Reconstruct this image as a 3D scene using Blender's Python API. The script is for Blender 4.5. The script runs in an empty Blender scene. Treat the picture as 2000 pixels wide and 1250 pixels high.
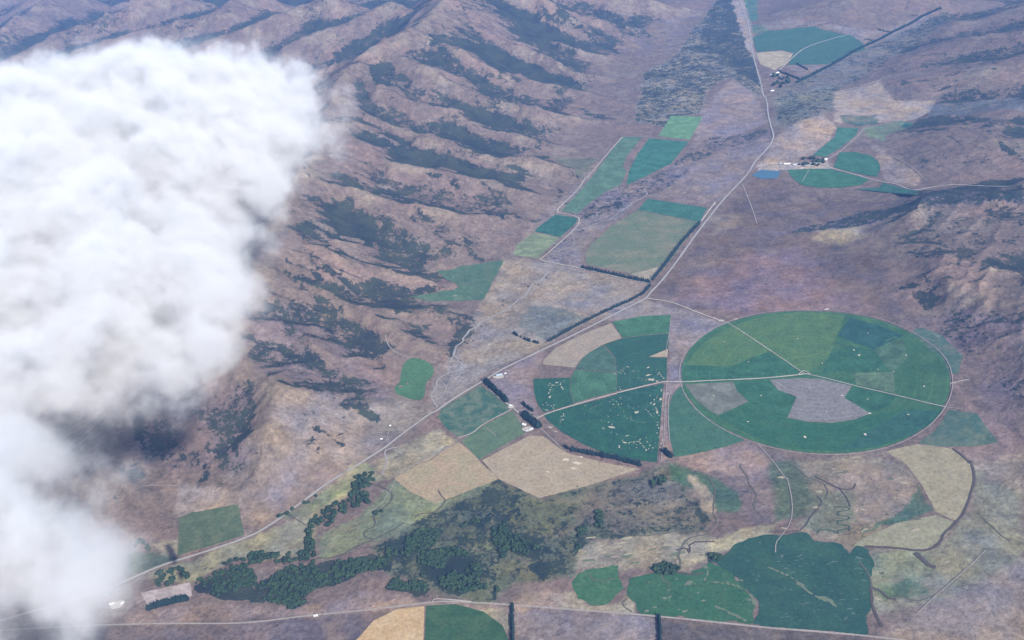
import bpy, bmesh, math, random
import numpy as np
from mathutils import Matrix, Vector
from mathutils.geometry import delaunay_2d_cdt

random.seed(7); rng = np.random.default_rng(11)
SC = bpy.context.scene; COL = SC.collection

# ------------------------------------------------------------------ camera, sky, sun, exposure
FPX, PITCH, ROLL, CAMH = 1863.9, 0.5179, -0.1076, 2165.4       # photo is 2000 x 1250 pixels
_c, _s = math.cos(PITCH), math.sin(PITCH)
FW = np.array([0, _c, -_s]); _rt = np.array([1., 0, 0]); _up = np.cross(_rt, FW)
RT = _rt*math.cos(ROLL) + _up*math.sin(ROLL); UP = -_rt*math.sin(ROLL) + _up*math.cos(ROLL)
cam_d = bpy.data.cameras.new('camera'); cam = bpy.data.objects.new('camera', cam_d); COL.objects.link(cam)
cam_d.sensor_width = 36; cam_d.lens = 36*FPX/2000; cam_d.clip_start = 5; cam_d.clip_end = 200000
M = Matrix.Identity(4)
for i in range(3):
    M[i][0] = RT[i]; M[i][1] = UP[i]; M[i][2] = -FW[i]
M[2][3] = CAMH
cam.matrix_world = M; SC.camera = cam

SUN_EL, SUN_AZ = 38, 150       # azimuth from +Y clockwise: the sun stands behind the camera, to the right
w = bpy.data.worlds.new('World'); SC.world = w; w.use_nodes = True
nt = w.node_tree; bg = nt.nodes['Background']
sky = nt.nodes.new('ShaderNodeTexSky'); sky.sky_type = 'NISHITA'; sky.sun_disc = False
sky.sun_elevation = math.radians(SUN_EL); sky.sun_rotation = math.radians(SUN_AZ)
sky.air_density = 1.0; sky.dust_density = 1.0
nt.links.new(sky.outputs[0], bg.inputs[0]); bg.inputs[1].default_value = 0.095
sd = bpy.data.lights.new('sun', 'SUN'); sd.energy = 4.3; sd.angle = math.radians(0.5); sd.color = (1, .955, .90)
so = bpy.data.objects.new('sun', sd); COL.objects.link(so)
_a, _e = math.radians(SUN_AZ), math.radians(SUN_EL)
sdir = Vector((math.sin(_a)*math.cos(_e), math.cos(_a)*math.cos(_e), math.sin(_e)))
so.rotation_euler = sdir.to_track_quat('Z', 'Y').to_euler(); so.location = (0, 0, 4000)
SC.view_settings.view_transform = 'Standard'; SC.view_settings.look = 'None'
SC.view_settings.exposure = 0.80; SC.view_settings.gamma = 1
SC.cycles.max_bounces = 8; SC.cycles.volume_bounces = 3; SC.cycles.diffuse_bounces = 2
SC.cycles.volume_step_rate = 1.0; SC.cycles.volume_max_steps = 256; SC.cycles.volume_preview_step_rate = 1.0
HAZE_DENS = 0.000030; HAZE_COL = (.22, .45, 1.0)

# ------------------------------------------------------------------ numbers
def rays(px):
    px = np.atleast_2d(np.asarray(px, float))
    return FW + (px[:, :1]-1000)/FPX*RT + (625-px[:, 1:2])/FPX*UP
def plane(px, z=0.):
    d = rays(px); t = (np.asarray(z)-CAMH)/d[:, 2]
    return (d*t[:, None])[:, :2]
def _hash(ix, iy, seed):
    h = (ix.astype(np.int64)*374761393 + iy.astype(np.int64)*668265263 + seed*1442695041) & 0xffffffff
    h = ((h ^ (h >> 13))*1274126177) & 0xffffffff
    return ((h ^ (h >> 16)) & 0xffff)/65535.0
def vnoise(x, y, seed=0):
    xi = np.floor(x); yi = np.floor(y); fx = x-xi; fy = y-yi
    fx = fx*fx*fx*(fx*(fx*6-15)+10); fy = fy*fy*fy*(fy*(fy*6-15)+10)
    xi = xi.astype(np.int64); yi = yi.astype(np.int64)
    a = _hash(xi, yi, seed); b = _hash(xi+1, yi, seed); c = _hash(xi, yi+1, seed); d = _hash(xi+1, yi+1, seed)
    return (a*(1-fx)+b*fx)*(1-fy) + (c*(1-fx)+d*fx)*fy
def fbm(x, y, L, octv=4, seed=0, gain=.5):
    s = 0; a = 1; t = 0
    for o in range(octv):
        ca, sa = math.cos(o*1.1+.3), math.sin(o*1.1+.3)
        s = s + a*vnoise((x*ca-y*sa)/L+o*17.3, (x*sa+y*ca)/L-o*9.1, seed+o); t += a; a *= gain; L *= .5
    return s/t
def ridged(x, y, L, octv=4, seed=0, gain=.5):
    s = 0; a = 1; t = 0; wgt = 1
    for o in range(octv):
        ca, sa = math.cos(o*1.3+.7), math.sin(o*1.3+.7)
        n = 1-np.abs(2*vnoise((x*ca-y*sa)/L+o*7.7, (x*sa+y*ca)/L+o*3.3, seed+o)-1)
        n = n*n*wgt; wgt = np.clip(n*1.6, 0, 1); s = s + a*n; t += a; a *= gain; L *= .5
    return s/t
def sstep(a, b, x):
    t = np.clip((x-a)/(b-a), 0, 1); return t*t*(3-2*t)
def inside(x, y, poly):
    r = np.zeros(x.shape, bool); n = len(poly)
    for i in range(n):
        x0, y0 = poly[i]; x1, y1 = poly[(i+1) % n]
        if y0 == y1: continue
        k = (y0 > y) != (y1 > y)
        r ^= k & (x < (x1-x0)*(y-y0)/(y1-y0)+x0)
    return r
def segdist(x, y, pts, closed=False, h=None):
    best = np.full(x.shape, 1e18); hv = np.zeros(x.shape); n = len(pts)
    for i in range(n if closed else n-1):
        ax, ay = pts[i][:2]; bx, by = pts[(i+1) % n][:2]; dx, dy = bx-ax, by-ay
        t = np.clip(((x-ax)*dx+(y-ay)*dy)/(dx*dx+dy*dy+1e-9), 0, 1)
        d = (x-ax-t*dx)**2+(y-ay-t*dy)**2
        k = d < best; best = np.where(k, d, best)
        if h is not None: hv = np.where(k, h[i]*(1-t)+h[(i+1) % n]*t, hv)
    return (np.sqrt(best), hv) if h is not None else np.sqrt(best)
def sdist(x, y, poly):
    d = segdist(x, y, poly, True); return np.where(inside(x, y, poly), d, -d)

# ------------------------------------------------------------------ relief
RIDGES = [  # crest lines, photo pixel + height in metres
 [(905,-60,620),(870,-5,600),(845,25,570),(800,55,540),(740,85,520),(690,115,480),(655,160,460),(640,215,440),(610,290,420),(560,360,400),(520,440,380),(470,520,340),(420,600,300)],
 [(860,10,560),(925,48,430),(1000,85,300),(1060,112,200),(1120,140,110),(1190,152,25)],
 [(800,60,530),(880,95,420),(940,122,320),(1010,150,220),(1080,165,130),(1160,185,50),(1220,205,10)],
 [(745,90,510),(830,130,420),(890,165,320),(950,185,250),(1020,207,180),(1100,222,110),(1185,236,20)],
 [(690,120,470),(740,175,400),(800,198,330),(875,214,250),(930,238,190),(1000,258,120),(1080,280,50),(1120,292,10)],
 [(645,180,440),(700,220,370),(760,240,300),(830,263,240),(905,284,190),(975,303,150),(1040,308,110),(1100,326,60),(1130,350,15)],
 [(640,215,420),(690,285,330),(760,315,270),(840,330,200),(900,345,160),(960,352,120),(1020,378,80),(1075,395,15)],
 [(610,290,400),(650,358,330),(710,372,280),(787,394,210),(850,409,160),(910,422,110),(1000,424,50),(1040,430,5)],
 [(700,385,270),(750,402,220),(800,428,160),(840,452,110),(885,478,60),(950,492,8)],
 [(560,360,390),(600,430,300),(650,470,230),(690,500,180)],
 [(520,440,360),(570,480,290),(640,500,220),(690,512,170),(740,520,130),(800,538,90),(860,552,45),(897,560,8)],
 [(470,520,330),(530,540,260),(600,556,200),(660,580,150),(720,600,120),(790,606,90),(850,600,70),(905,618,30)],
 [(720,600,115),(760,640,90),(800,660,70),(850,680,35),(870,700,8)],
 [(420,600,300),(490,628,250),(560,640,190),(610,668,150),(660,700,110),(720,726,60),(765,748,10)],
 [(420,600,290),(440,680,240),(500,720,200),(540,762,170),(590,772,140),(660,775,90),(720,790,45),(760,800,8)],
 [(540,762,170),(520,830,130),(500,890,80),(480,950,40),(465,985,8)],
 [(590,772,130),(620,830,90),(640,880,45),(650,915,5)],
 [(420,600,280),(330,680,230),(260,760,190),(220,840,150),(210,900,100),(260,960,40)],
 [(260,760,180),(330,790,130),(380,850,90),(400,920,40)],
 [(640,-10,560),(590,5,520),(545,28,480),(500,48,440),(440,66,400),(380,85,360),(320,105,330),(230,150,260)],
 [(800,55,530),(740,95,450),(680,118,420),(640,128,380),(590,160,320)],
 [(760,0,520),(700,30,450),(640,55,400),(600,70,360),(560,95,300)],
 [(480,-20,520),(430,18,480),(350,38,430),(290,56,400),(220,75,360),(150,95,320)],
 [(330,-20,520),(240,15,440),(190,35,400),(140,55,360),(90,75,330),(20,110,300)],
 [(120,-20,450),(60,20,400),(0,60,360)],
 [(990,-30,520),(1060,0,400),(1120,20,280),(1180,40,180),(1250,55,70),(1290,60,10)],
 [(1100,-50,450),(1180,-20,300),(1260,0,180),(1340,15,60)],
 [(1010,60,250),(1080,80,180),(1130,100,120),(1190,110,40)],
 # east side, low downs
 [(1600,222,60),(1560,262,45),(1520,300,8)], [(1600,222,60),(1650,248,20)],
 [(2050,395,120),(1980,400,110),(1900,415,100),(1840,440,70),(1780,425,50),(1715,432,12)],
 [(1900,415,100),(1880,480,90),(1830,505,70),(1765,505,30)],
 [(1990,470,110),(1900,520,95),(1850,540,75),(1800,520,50),(1730,540,10)],
 [(2050,600,110),(1950,570,90),(1870,590,60),(1800,610,15)],
 [(2050,700,100),(1960,690,70),(1890,720,25)],
 [(2050,800,80),(1960,790,50),(1900,790,15)],
 [(1720,285,15),(1780,270,60),(1870,265,90),(1950,280,110),(2050,290,130)],
 [(1760,330,15),(1830,325,50),(1920,335,70),(2020,340,90)],
 [(1840,235,10),(1900,222,60),(1980,215,90),(2060,210,110)],
 [(1720,190,8),(1800,165,60),(1880,150,110),(1960,130,160),(2060,110,200)],
 [(1740,140,8),(1830,110,70),(1920,95,130),(2050,70,200)],
 [(1700,105,5),(1800,70,40),(1900,50,110),(2050,20,220)],
 [(1480,40,20),(1560,25,80),(1650,0,140),(1750,-30,180)],
 [(1560,40,15),(1640,28,70),(1720,15,90),(1800,-10,150)],
]
RW = []
for r in RIDGES:
    r = np.array(r, float); RW.append((plane(r[:, :2], r[:, 2]), r[:, 2], .20 if r[0, 0] > 1450 else .46))
WEST = np.vstack([plane([(100,1165),(250,1010),(345,985),(465,985),(560,985),(650,918),(740,845),(760,800),(765,755),(785,705),(870,700),(905,640),(925,600),(830,585),(900,560),(850,530),(965,500),(1000,470),(1040,430),(1080,410),(1130,355),(1165,300),(1215,250),(1240,220),(1240,150),(1330,70),(1390,0)]),
                  [(7000, 60000), (-60000, 60000), (-60000, 2000), (-3000, 1500)]])
EAST = np.vstack([plane([(2040,880),(1940,830),(1880,740),(1790,640),(1740,590),(1760,560),(1700,470),(1700,432),(1770,395),(1900,372),(2000,370)]), [(9000, 5500), (9000, 2500)]])
NE = np.vstack([plane([(2000,355),(1880,355),(1800,365),(1740,330),(1720,280),(1780,235),(1830,200),(1720,190),(1640,170),(1700,115),(1840,20),(1900,-20)]), [(16000, 40000), (40000, 20000), (12000, 5500)]])
NORTH = np.vstack([plane([(1480,42),(1560,45),(1680,60),(1760,35),(1850,-10)]), [(14000, 60000), (7500, 60000), (4800, 14000)]])
def relief0(x, y, fine=True):
    x = np.asarray(x, float); y = np.asarray(y, float)
    wx = x + 80*(fbm(x, y, 620, 3, 41)-.5) + 40*(fbm(x, y, 150, 2, 43)-.5)
    wy = y + 80*(fbm(x, y, 620, 3, 51)-.5) + 40*(fbm(x, y, 150, 2, 53)-.5)
    vmax = np.full(x.shape, -60.0); acc = np.ones(x.shape)
    K = .07
    for pts, hs, sl0 in RW:
        lo = pts.min(0)-1500; hi = pts.max(0)+1500
        k = (wx > lo[0]) & (wx < hi[0]) & (wy > lo[1]) & (wy < hi[1])
        if not k.any(): continue
        X_, Y_ = wx[k], wy[k]; v = np.full(X_.shape, -400.); r0 = 120. if sl0 < .3 else 16.
        for i in range(len(pts)-1):     # highest flank over the segments, so the surface stays unbroken
            ax, ay = pts[i]; dx, dy = pts[i+1]-pts[i]
            t_ = np.clip(((X_-ax)*dx+(Y_-ay)*dy)/(dx*dx+dy*dy+1e-9), 0, 1)
            d2 = (X_-ax-t_*dx)**2+(Y_-ay-t_*dy)**2; h = hs[i]*(1-t_)+hs[i+1]*t_
            v = np.maximum(v, h-(sl0+.0002*h)*(np.sqrt(d2+r0*r0)-r0))
        acc[k] += np.exp(K*np.clip(v, -150, 900))-.0
    H = np.log(acc)/K
    dw = np.clip(sdist(wx, wy, WEST), 0, None); de = np.clip(sdist(wx, wy, EAST), 0, None)
    dn = np.clip(sdist(wx, wy, NE), 0, None); d4 = np.clip(sdist(wx, wy, NORTH), 0, None)
    g = np.minimum(dw*.22, 520)*ridged(wx, wy, 2300, 4, 61)*(.35+.8*sstep(9000, 14000, y))
    H = np.logaddexp(K*H, K*g)/K - math.log(2)/K*np.exp(-np.maximum(H, g)*K)
    m = sstep(0, 250, dw)
    H = H + m*np.clip(H/160, 0, 1)*(42*(ridged(wx, wy, 330, 3, 71)-.35) + (12*(ridged(wx, wy, 120, 2, 75)-.35) if fine else 0))
    H = H + sstep(0, 200, de)*(14 + 60*ridged(wx, wy, 330, 4, 81) + 10*ridged(x, y, 120, 2, 84))
    H = H + np.minimum(dn*.09, 150)*(.25+ridged(wx, wy, 800, 4, 91))
    H = H + np.minimum(d4*.12, 300)*(.25+ridged(wx, wy, 1300, 4, 95))
    H = H + 5*(fbm(x, y, 900, 2, 5)-.5)
    return H
# running water carves the slopes: a drop-by-drop erosion pass over the hill country
CE = 14.; GX0, GX1, GY0, GY1 = -6200., 7400., 2200., 11600.
def erode(H, n, steps, seed, ke=.35, kd=.08, kc=3.5, inertia=.25, evap=.012):
    rg=np.random.default_rng(seed); ny,nx=H.shape
    for b in range(n[0]):
        N=n[1]; x=rg.uniform(2,nx-3,N); y=rg.uniform(2,ny-3,N); dx=np.zeros(N); dy=np.zeros(N); sp=np.ones(N); wt=np.ones(N); sd=np.zeros(N)
        for st in range(steps):
            ix=x.astype(int); iy=y.astype(int); fx=x-ix; fy=y-iy; f=iy*nx+ix; Hf=H.ravel()
            h00=Hf[f];h10=Hf[f+1];h01=Hf[f+nx];h11=Hf[f+nx+1]
            gx=(h10-h00)*(1-fy)+(h11-h01)*fy; gy=(h01-h00)*(1-fx)+(h11-h10)*fx
            h=h00*(1-fx)*(1-fy)+h10*fx*(1-fy)+h01*(1-fx)*fy+h11*fx*fy
            dx=dx*inertia-gx*(1-inertia); dy=dy*inertia-gy*(1-inertia); L=np.hypot(dx,dy)+1e-9; dx/=L; dy/=L
            nx_=np.clip(x+dx,1,nx-3); ny_=np.clip(y+dy,1,ny-3)
            jx=nx_.astype(int); jy=ny_.astype(int); ex=nx_-jx; ey=ny_-jy; g=jy*nx+jx
            hn=Hf[g]*(1-ex)*(1-ey)+Hf[g+1]*ex*(1-ey)+Hf[g+nx]*(1-ex)*ey+Hf[g+nx+1]*ex*ey
            dh=hn-h; cap=np.maximum(-dh,.01)*sp*wt*kc
            dep=np.where(dh>0,np.minimum(dh,sd),np.where(sd>cap,(sd-cap)*kd,0))
            er=np.where((dh<=0)&(sd<=cap),np.minimum((cap-sd)*ke,-dh),0)
            er*=.10; dep*=.10
            dl=dep-er; sd=sd-dl*10*1.0
            for o,wg in ((0,(1-fx)*(1-fy)),(1,fx*(1-fy)),(nx,(1-fx)*fy),(nx+1,fx*fy)):
                H+=np.bincount(f+o,weights=dl*wg,minlength=nx*ny)[:nx*ny].reshape(ny,nx)
            sp=np.sqrt(np.maximum(sp*sp-dh*2,.01)); sp=np.minimum(sp,4); wt*=1-evap; x,y=nx_,ny_
    return H

_xs = np.arange(GX0, GX1, CE); _ys = np.arange(GY0, GY1, CE); _X, _Y = np.meshgrid(_xs, _ys)
_H0 = relief0(_X.ravel(), _Y.ravel()).reshape(_X.shape)/CE
_H1 = erode(_H0.copy(), (9, 62000), 65, 3, kc=3.0)
DEL = (_H1-_H0)*CE*.85; DEL *= sstep(3, 14, _H0*CE)*np.where(_X > 1500, .8, 1.)
_ed = np.minimum(np.minimum(_X-GX0, GX1-_X), np.minimum(_Y-GY0, GY1-_Y)); DEL *= sstep(0, 500, _ed)
_p = np.pad(DEL, 1, mode='edge'); DEL = DEL*.5 + (_p[:-2, 1:-1]+_p[2:, 1:-1]+_p[1:-1, :-2]+_p[1:-1, 2:])*.125
def relief(x, y):
    x = np.asarray(x, float); y = np.asarray(y, float); H = relief0(x, y)
    gx = (x-GX0)/CE; gy = (y-GY0)/CE; ny, nx = DEL.shape
    k = (gx > 0) & (gx < nx-2) & (gy > 0) & (gy < ny-2)
    a = gx[k]; b = gy[k]; i = a.astype(int); j = b.astype(int); a = a-i; b = b-j
    a = a*a*(3-2*a)*.5+a*.5; b = b*b*(3-2*b)*.5+b*.5
    H = H.copy(); H[k] += DEL[j, i]*(1-a)*(1-b)+DEL[j, i+1]*a*(1-b)+DEL[j+1, i]*(1-a)*b+DEL[j+1, i+1]*a*b
    return H
def ground(px):
    px = np.atleast_2d(np.asarray(px, float)); z = np.zeros(len(px))
    for _ in range(14):
        p = plane(px, z); z = z*.4 + .6*relief(p[:, 0], p[:, 1])
    return p
def G(px): return [tuple(p) for p in ground(px)]

# ------------------------------------------------------------------ object helpers
def tag(o, label=None, cat=None, group=None, kind=None):
    if label: o['label'] = label
    if cat: o['category'] = cat
    if group: o['group'] = group
    if kind: o['kind'] = kind
    return o
def link(name, me, m=None, parent=None):
    o = bpy.data.objects.new(name, me); COL.objects.link(o)
    if m is not None: me.materials.append(m)
    if parent is not None: o.parent = parent
    return o
def empty(name, loc, rz=0):
    o = bpy.data.objects.new(name, None); COL.objects.link(o); o.location = loc; o.rotation_euler = (0, 0, rz)
    o.empty_display_size = 5; return o
def mesh_np(name, V, F):
    me = bpy.data.meshes.new(name); V = np.asarray(V, np.float32); F = np.asarray(F, np.int32)
    me.vertices.add(len(V)); me.vertices.foreach_set('co', V.ravel())
    k = F.shape[1]; me.loops.add(F.size); me.loops.foreach_set('vertex_index', F.ravel())
    me.polygons.add(len(F)); me.polygons.foreach_set('loop_start', np.arange(0, F.size, k, dtype=np.int32))
    me.polygons.foreach_set('loop_total', np.full(len(F), k, np.int32)); me.update(calc_edges=True)
    return me
class NT:
    def __init__(s, name):
        s.m = bpy.data.materials.new(name); s.m.use_nodes = True; s.t = s.m.node_tree
        s.b = s.t.nodes.get('Principled BSDF'); s.out = s.t.nodes.get('Material Output')
        s.pos = None
    def n(s, kind, **kw):
        x = s.t.nodes.new(kind)
        for k, v in kw.items():
            if k[0] == '_': x.inputs[int(k[1:]) if k[1:].isdigit() else k[1:]].default_value = v
            else: setattr(x, k, v)
        return x
    def l(s, a, b): s.t.links.new(a, b)
    def P(s):
        if s.pos is None: s.pos = s.n('ShaderNodeNewGeometry').outputs['Position']
        return s.pos
    def noise(s, L, detail=4, rough=.55, dist=0, off=0):
        v = s.n('ShaderNodeVectorMath', operation='ADD'); s.l(s.P(), v.inputs[0]); v.inputs[1].default_value = (off*371., off*117., 0)
        x = s.n('ShaderNodeTexNoise', noise_dimensions='3D'); s.l(v.outputs[0], x.inputs['Vector'])
        x.inputs['Scale'].default_value = 1./L; x.inputs['Detail'].default_value = detail
        x.inputs['Roughness'].default_value = rough; x.inputs['Distortion'].default_value = dist
        return x.outputs['Fac']
    def mr(s, v, a, b, c=0., d=1., smooth=False):
        x = s.n('ShaderNodeMapRange'); s.l(v, x.inputs[0])
        if smooth: x.interpolation_type = 'SMOOTHSTEP'
        for i, q in enumerate((a, b, c, d)): x.inputs[1+i].default_value = q
        return x.outputs[0]
    def math(s, op, a, b=None, clamp=False):
        x = s.n('ShaderNodeMath', operation=op, use_clamp=clamp)
        for i, q in enumerate((a, b)):
            if q is None: continue
            if isinstance(q, (int, float)): x.inputs[i].default_value = q
            else: s.l(q, x.inputs[i])
        return x.outputs[0]
    def mix(s, f, a, b, mode='MIX'):
        x = s.n('ShaderNodeMix', data_type='RGBA', blend_type=mode)
        if isinstance(f, (int, float)): x.inputs[0].default_value = f
        else: s.l(f, x.inputs[0])
        for i, q in ((6, a), (7, b)):
            if isinstance(q, tuple): x.inputs[i].default_value = (*q, 1) if len(q) == 3 else q
            else: s.l(q, x.inputs[i])
        return x.outputs[2]
    def val(s, col, f):     # multiply a colour by a scalar
        x = s.n('ShaderNodeVectorMath', operation='SCALE'); s.l(col, x.inputs[0]); s.l(f, x.inputs['Scale']); return x.outputs[0]
    def done(s, col, rough=.95, spec=.15, bump=None, bd=2., bs=.5):
        if isinstance(col, tuple): s.b.inputs['Base Color'].default_value = (*col, 1)
        else: s.l(col, s.b.inputs['Base Color'])
        s.b.inputs['Roughness'].default_value = rough; s.b.inputs['Specular IOR Level'].default_value = spec
        if bump is not None:
            x = s.n('ShaderNodeBump'); x.inputs['Strength'].default_value = bs; x.inputs['Distance'].default_value = bd
            s.l(bump, x.inputs['Height']); s.l(x.outputs[0], s.b.inputs['Normal'])
        return s.m
MATS = {}
def srgb(r, g, b): return tuple(((v/255)/12.92 if v <= 10 else ((v/255+.055)/1.055)**2.4) for v in (r, g, b))

# surface colours (linear)
GREEN = (.045, .125, .055); TEAL = (.022, .085, .062); DARK = (.016, .055, .045); PALE = (.115, .17, .095)
OLIVE = (.12, .125, .09); FALLOW = (.19, .175, .165); TAN = (.33, .265, .18); STRAW = (.38, .32, .20)
BROWN = (.152, .115, .088); PURPLE = (.138, .101, .090); GREYT = (.27, .24, .205); SAND = (.52, .47, .37)

def crop(base, alt=None, amt=.5, L=90, key='', rows=None, blotch=0., bcol=SAND):
    k = (base, alt, amt, L, key, rows, blotch)
    if k in MATS: return MATS[k]
    t = NT('crop' + key)
    if base[1] > base[0]*1.25: base = (base[0]*1.0, base[1]*.96, base[2]*.80); alt = alt and (alt[0]*1.1, alt[1]*1.0, alt[2]*.80)
    elif base[0] > base[2]*1.3: base = (base[0]*1.06, base[1]*1.0, base[2]*.92)
    if alt is None: alt = tuple(c*1.8+.018 for c in base)
    f = t.mr(t.noise(L, 5, .6, .4, len(MATS)*.7), .38, .66, 0, amt, True)
    c = t.mix(f, base, alt)
    if blotch > 0:
        b = t.mr(t.noise(45, 8, .74, .25, 3+len(MATS)), 1-blotch+.03, 1-blotch+.12, 0, .7, True)
        c = t.mix(b, c, bcol)
    v = t.math('ADD', t.mr(t.noise(12, 5, .75), .3, .7, .66, 1.30), t.mr(t.noise(50, 4, .65, 0, 2), .3, .7, -.12, .12))
    if rows is not None:        # wheel marks: rings round a pivot, or straight passes
        cx, cy, step = rows
        s1 = t.n('ShaderNodeVectorMath', operation='SUBTRACT'); t.l(t.P(), s1.inputs[0]); s1.inputs[1].default_value = (cx, cy, 0)
        s2 = t.n('ShaderNodeVectorMath', operation='MULTIPLY'); t.l(s1.outputs[0], s2.inputs[0]); s2.inputs[1].default_value = (1, 1, 0)
        s3 = t.n('ShaderNodeVectorMath', operation='LENGTH'); t.l(s2.outputs[0], s3.inputs[0])
        d = t.math('MODULO', s3.outputs['Value'], float(step))
        ln = t.mr(t.math('ABSOLUTE', t.math('SUBTRACT', d, step/2)), 0, 2.6, 1, 0)
        v = t.math('ADD', v, t.math('MULTIPLY', ln, t.mr(t.noise(70, 3), .35, .6, 0, .50)))
    MATS[k] = t.done(t.val(c, v), .9, .2, t.noise(7, 3), 1.0, .5)
    return MATS[k]
def plain(key, col, L=30, lo=.75, hi=1.2, rough=.95):
    if key in MATS: return MATS[key]
    t = NT(key); c = t.mix(0., col, col)
    MATS[key] = t.done(t.val(c, t.mr(t.noise(L, 5, .65), .25, .75, lo, hi)), rough, .15)
    return MATS[key]

def roughen(poly, jit, step):
    out = []; n = len(poly)
    for i in range(n):
        a = np.array(poly[i]); b = np.array(poly[(i+1) % n]); L = np.hypot(*(b-a)); m = max(1, int(L/step))
        nrm = np.array([-(b-a)[1], (b-a)[0]])/(L+1e-9)
        for j in range(m):
            p = a+(b-a)*j/m
            q = p + nrm*jit*2*(fbm(np.array([p[0]]), np.array([p[1]]), step*4, 3, 33)[0]-.5)
            out.append(tuple(q))
    return out
def smooth_closed(P, it=2):
    P = [np.array(p) for p in P]
    for _ in range(it):
        Q = []
        for i in range(len(P)):
            a, b = P[i], P[(i+1) % len(P)]; Q += [a*.75+b*.25, a*.25+b*.75]
        P = Q
    return [tuple(p) for p in P]
def sheet(name, poly, m, z, parent=None, cell=None, hf=relief):
    """a flat-lying sheet over the world-space outline, draped on the relief"""
    P = np.array(poly); lo = P.min(0); hi = P.max(0); ext = max(hi-lo)
    cell = cell or min(40, max(8, ext/14))
    gx, gy = np.meshgrid(np.arange(lo[0], hi[0], cell), np.arange(lo[1], hi[1], cell)); gx = gx.ravel(); gy = gy.ravel()
    k = inside(gx, gy, poly); gx, gy = gx[k], gy[k]
    if len(gx):
        k = segdist(gx, gy, poly, True) > cell*.35; gx, gy = gx[k], gy[k]
    vs = [Vector(p) for p in poly] + [Vector((a, b)) for a, b in zip(gx, gy)]
    n = len(poly)
    v2, e2, f2, *_ = delaunay_2d_cdt(vs, [(i, (i+1) % n) for i in range(n)], [list(range(n))], 1, 1e-3)
    V = np.array([tuple(v) for v in v2]); Z = hf(V[:, 0], V[:, 1])+z
    F = []
    for f in f2:
        a, b, c = (V[i] for i in f[:3])
        ar = (b[0]-a[0])*(c[1]-a[1])-(b[1]-a[1])*(c[0]-a[0])
        F.append(tuple(f) if ar > 0 else tuple(f[::-1]))
    me = mesh_np(name, np.c_[V, Z], F)
    return link(name, me, m, parent)
def ribbon(name, pts, width, m, z, parent=None, step=14, wob=0., smooth=1):
    P = [np.array(p) for p in pts]
    for _ in range(smooth):
        Q = [P[0]]
        for i in range(len(P)-1): Q += [P[i]*.75+P[i+1]*.25, P[i]*.25+P[i+1]*.75]
        P = Q+[P[-1]]
    D = [P[0]]
    for i in range(len(P)-1):
        L = np.hypot(*(P[i+1]-P[i])); k = max(1, int(L/step))
        D += [P[i]+(P[i+1]-P[i])*j/k for j in range(1, k+1)]
    D = np.array(D)
    if wob:
        D = D + np.c_[fbm(D[:, 0], D[:, 1], 60, 3, 3)-.5, fbm(D[:, 0], D[:, 1], 60, 3, 4)-.5]*2*wob
    T = np.gradient(D, axis=0); T /= np.hypot(T[:, 0], T[:, 1])[:, None]+1e-9; N = np.c_[-T[:, 1], T[:, 0]]
    wd = width*(.75+.5*fbm(D[:, 0], D[:, 1], 50, 2, 8)) if wob or width < 30 else np.full(len(D), width)
    L_ = D+N*wd[:, None]/2; R_ = D-N*wd[:, None]/2; n = len(D)
    V = np.vstack([L_, R_]); Z = relief(V[:, 0], V[:, 1])+z
    Z = np.maximum(Z[:n], Z[n:]); Z = np.r_[Z, Z]
    i = np.arange(n-1); F = np.c_[i+n, i+n+1, i+1, i]
    return link(name, mesh_np(name, np.c_[V, Z], F), m, parent)

WOODN = [([(500,1150),(560,1110),(640,1095),(700,1100),(690,1130),(620,1150),(560,1185),(520,1175),(460,1170)],180),([(680,1095),(760,1080),(760,1110),(700,1120)],60),([(745,1060),(800,1035),(860,1035),(850,1065),(800,1090),(755,1085)],150),
   ([(820,1080),(900,1070),(950,1120),(950,1150),(900,1160),(830,1130),(812,1110)],260),([(760,1130),(830,1140),(840,1155),(760,1152)],60),([(380,1140),(440,1110),(470,1100),(465,1150),(490,1170),(430,1170)],40),
   ([(455,1125),(475,1105),(500,1120),(500,1165),(465,1165)],60),([(900,1030),(930,1015),(955,1000),(960,1015),(930,1032)],30),([(960,1035),(985,1020),(1000,1060),(985,1090),(965,1060)],35),([(985,1040),(1015,1045),(1060,1075),(1050,1095),(1000,1075)],30),([(1030,1105),(1060,1095),(1110,1085),(1105,1100),(1060,1125),(1035,1120)],45),
   ([(1130,1035),(1145,1030),(1140,1060),(1125,1080)],20),([(1165,1000),(1178,1000),(1175,1030),(1165,1030)],14),([(1270,1110),(1300,1100),(1330,1110),(1310,1125),(1285,1120)],25),([(1385,1085),(1410,1085),(1405,1095),(1390,1095)],8),([(555,1165),(600,1175),(570,1190),(555,1185)],15),([(965,1150),(985,1150),(975,1165)],5)]
WOODPX = [w_[0] for w_ in WOODN]
# ------------------------------------------------------------------ ground: one sheet to the horizon
NU, NV = 1180, 1000
u = np.linspace(-.90, .90, NU); tail = np.array([.95, 1.05, 1.25, 1.6, 2.4, 4.0])
u = np.r_[-tail[::-1], u, tail]; NUt = len(u)
yv = np.r_[[-3000., -500, 300, 700, 1000], np.exp(np.linspace(math.log(1250), math.log(21000), NV)), np.exp(np.linspace(math.log(21800), math.log(90000), 60))]
Y0, U0 = np.meshgrid(yv, u, indexing='ij')
X0 = U0*np.maximum(Y0, 1250)
xf = X0.ravel(); yf = Y0.ravel()
Hf = np.concatenate([relief(a, b) for a, b in zip(np.array_split(xf, 8), np.array_split(yf, 8))])
Hg = Hf.reshape(X0.shape)
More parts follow.
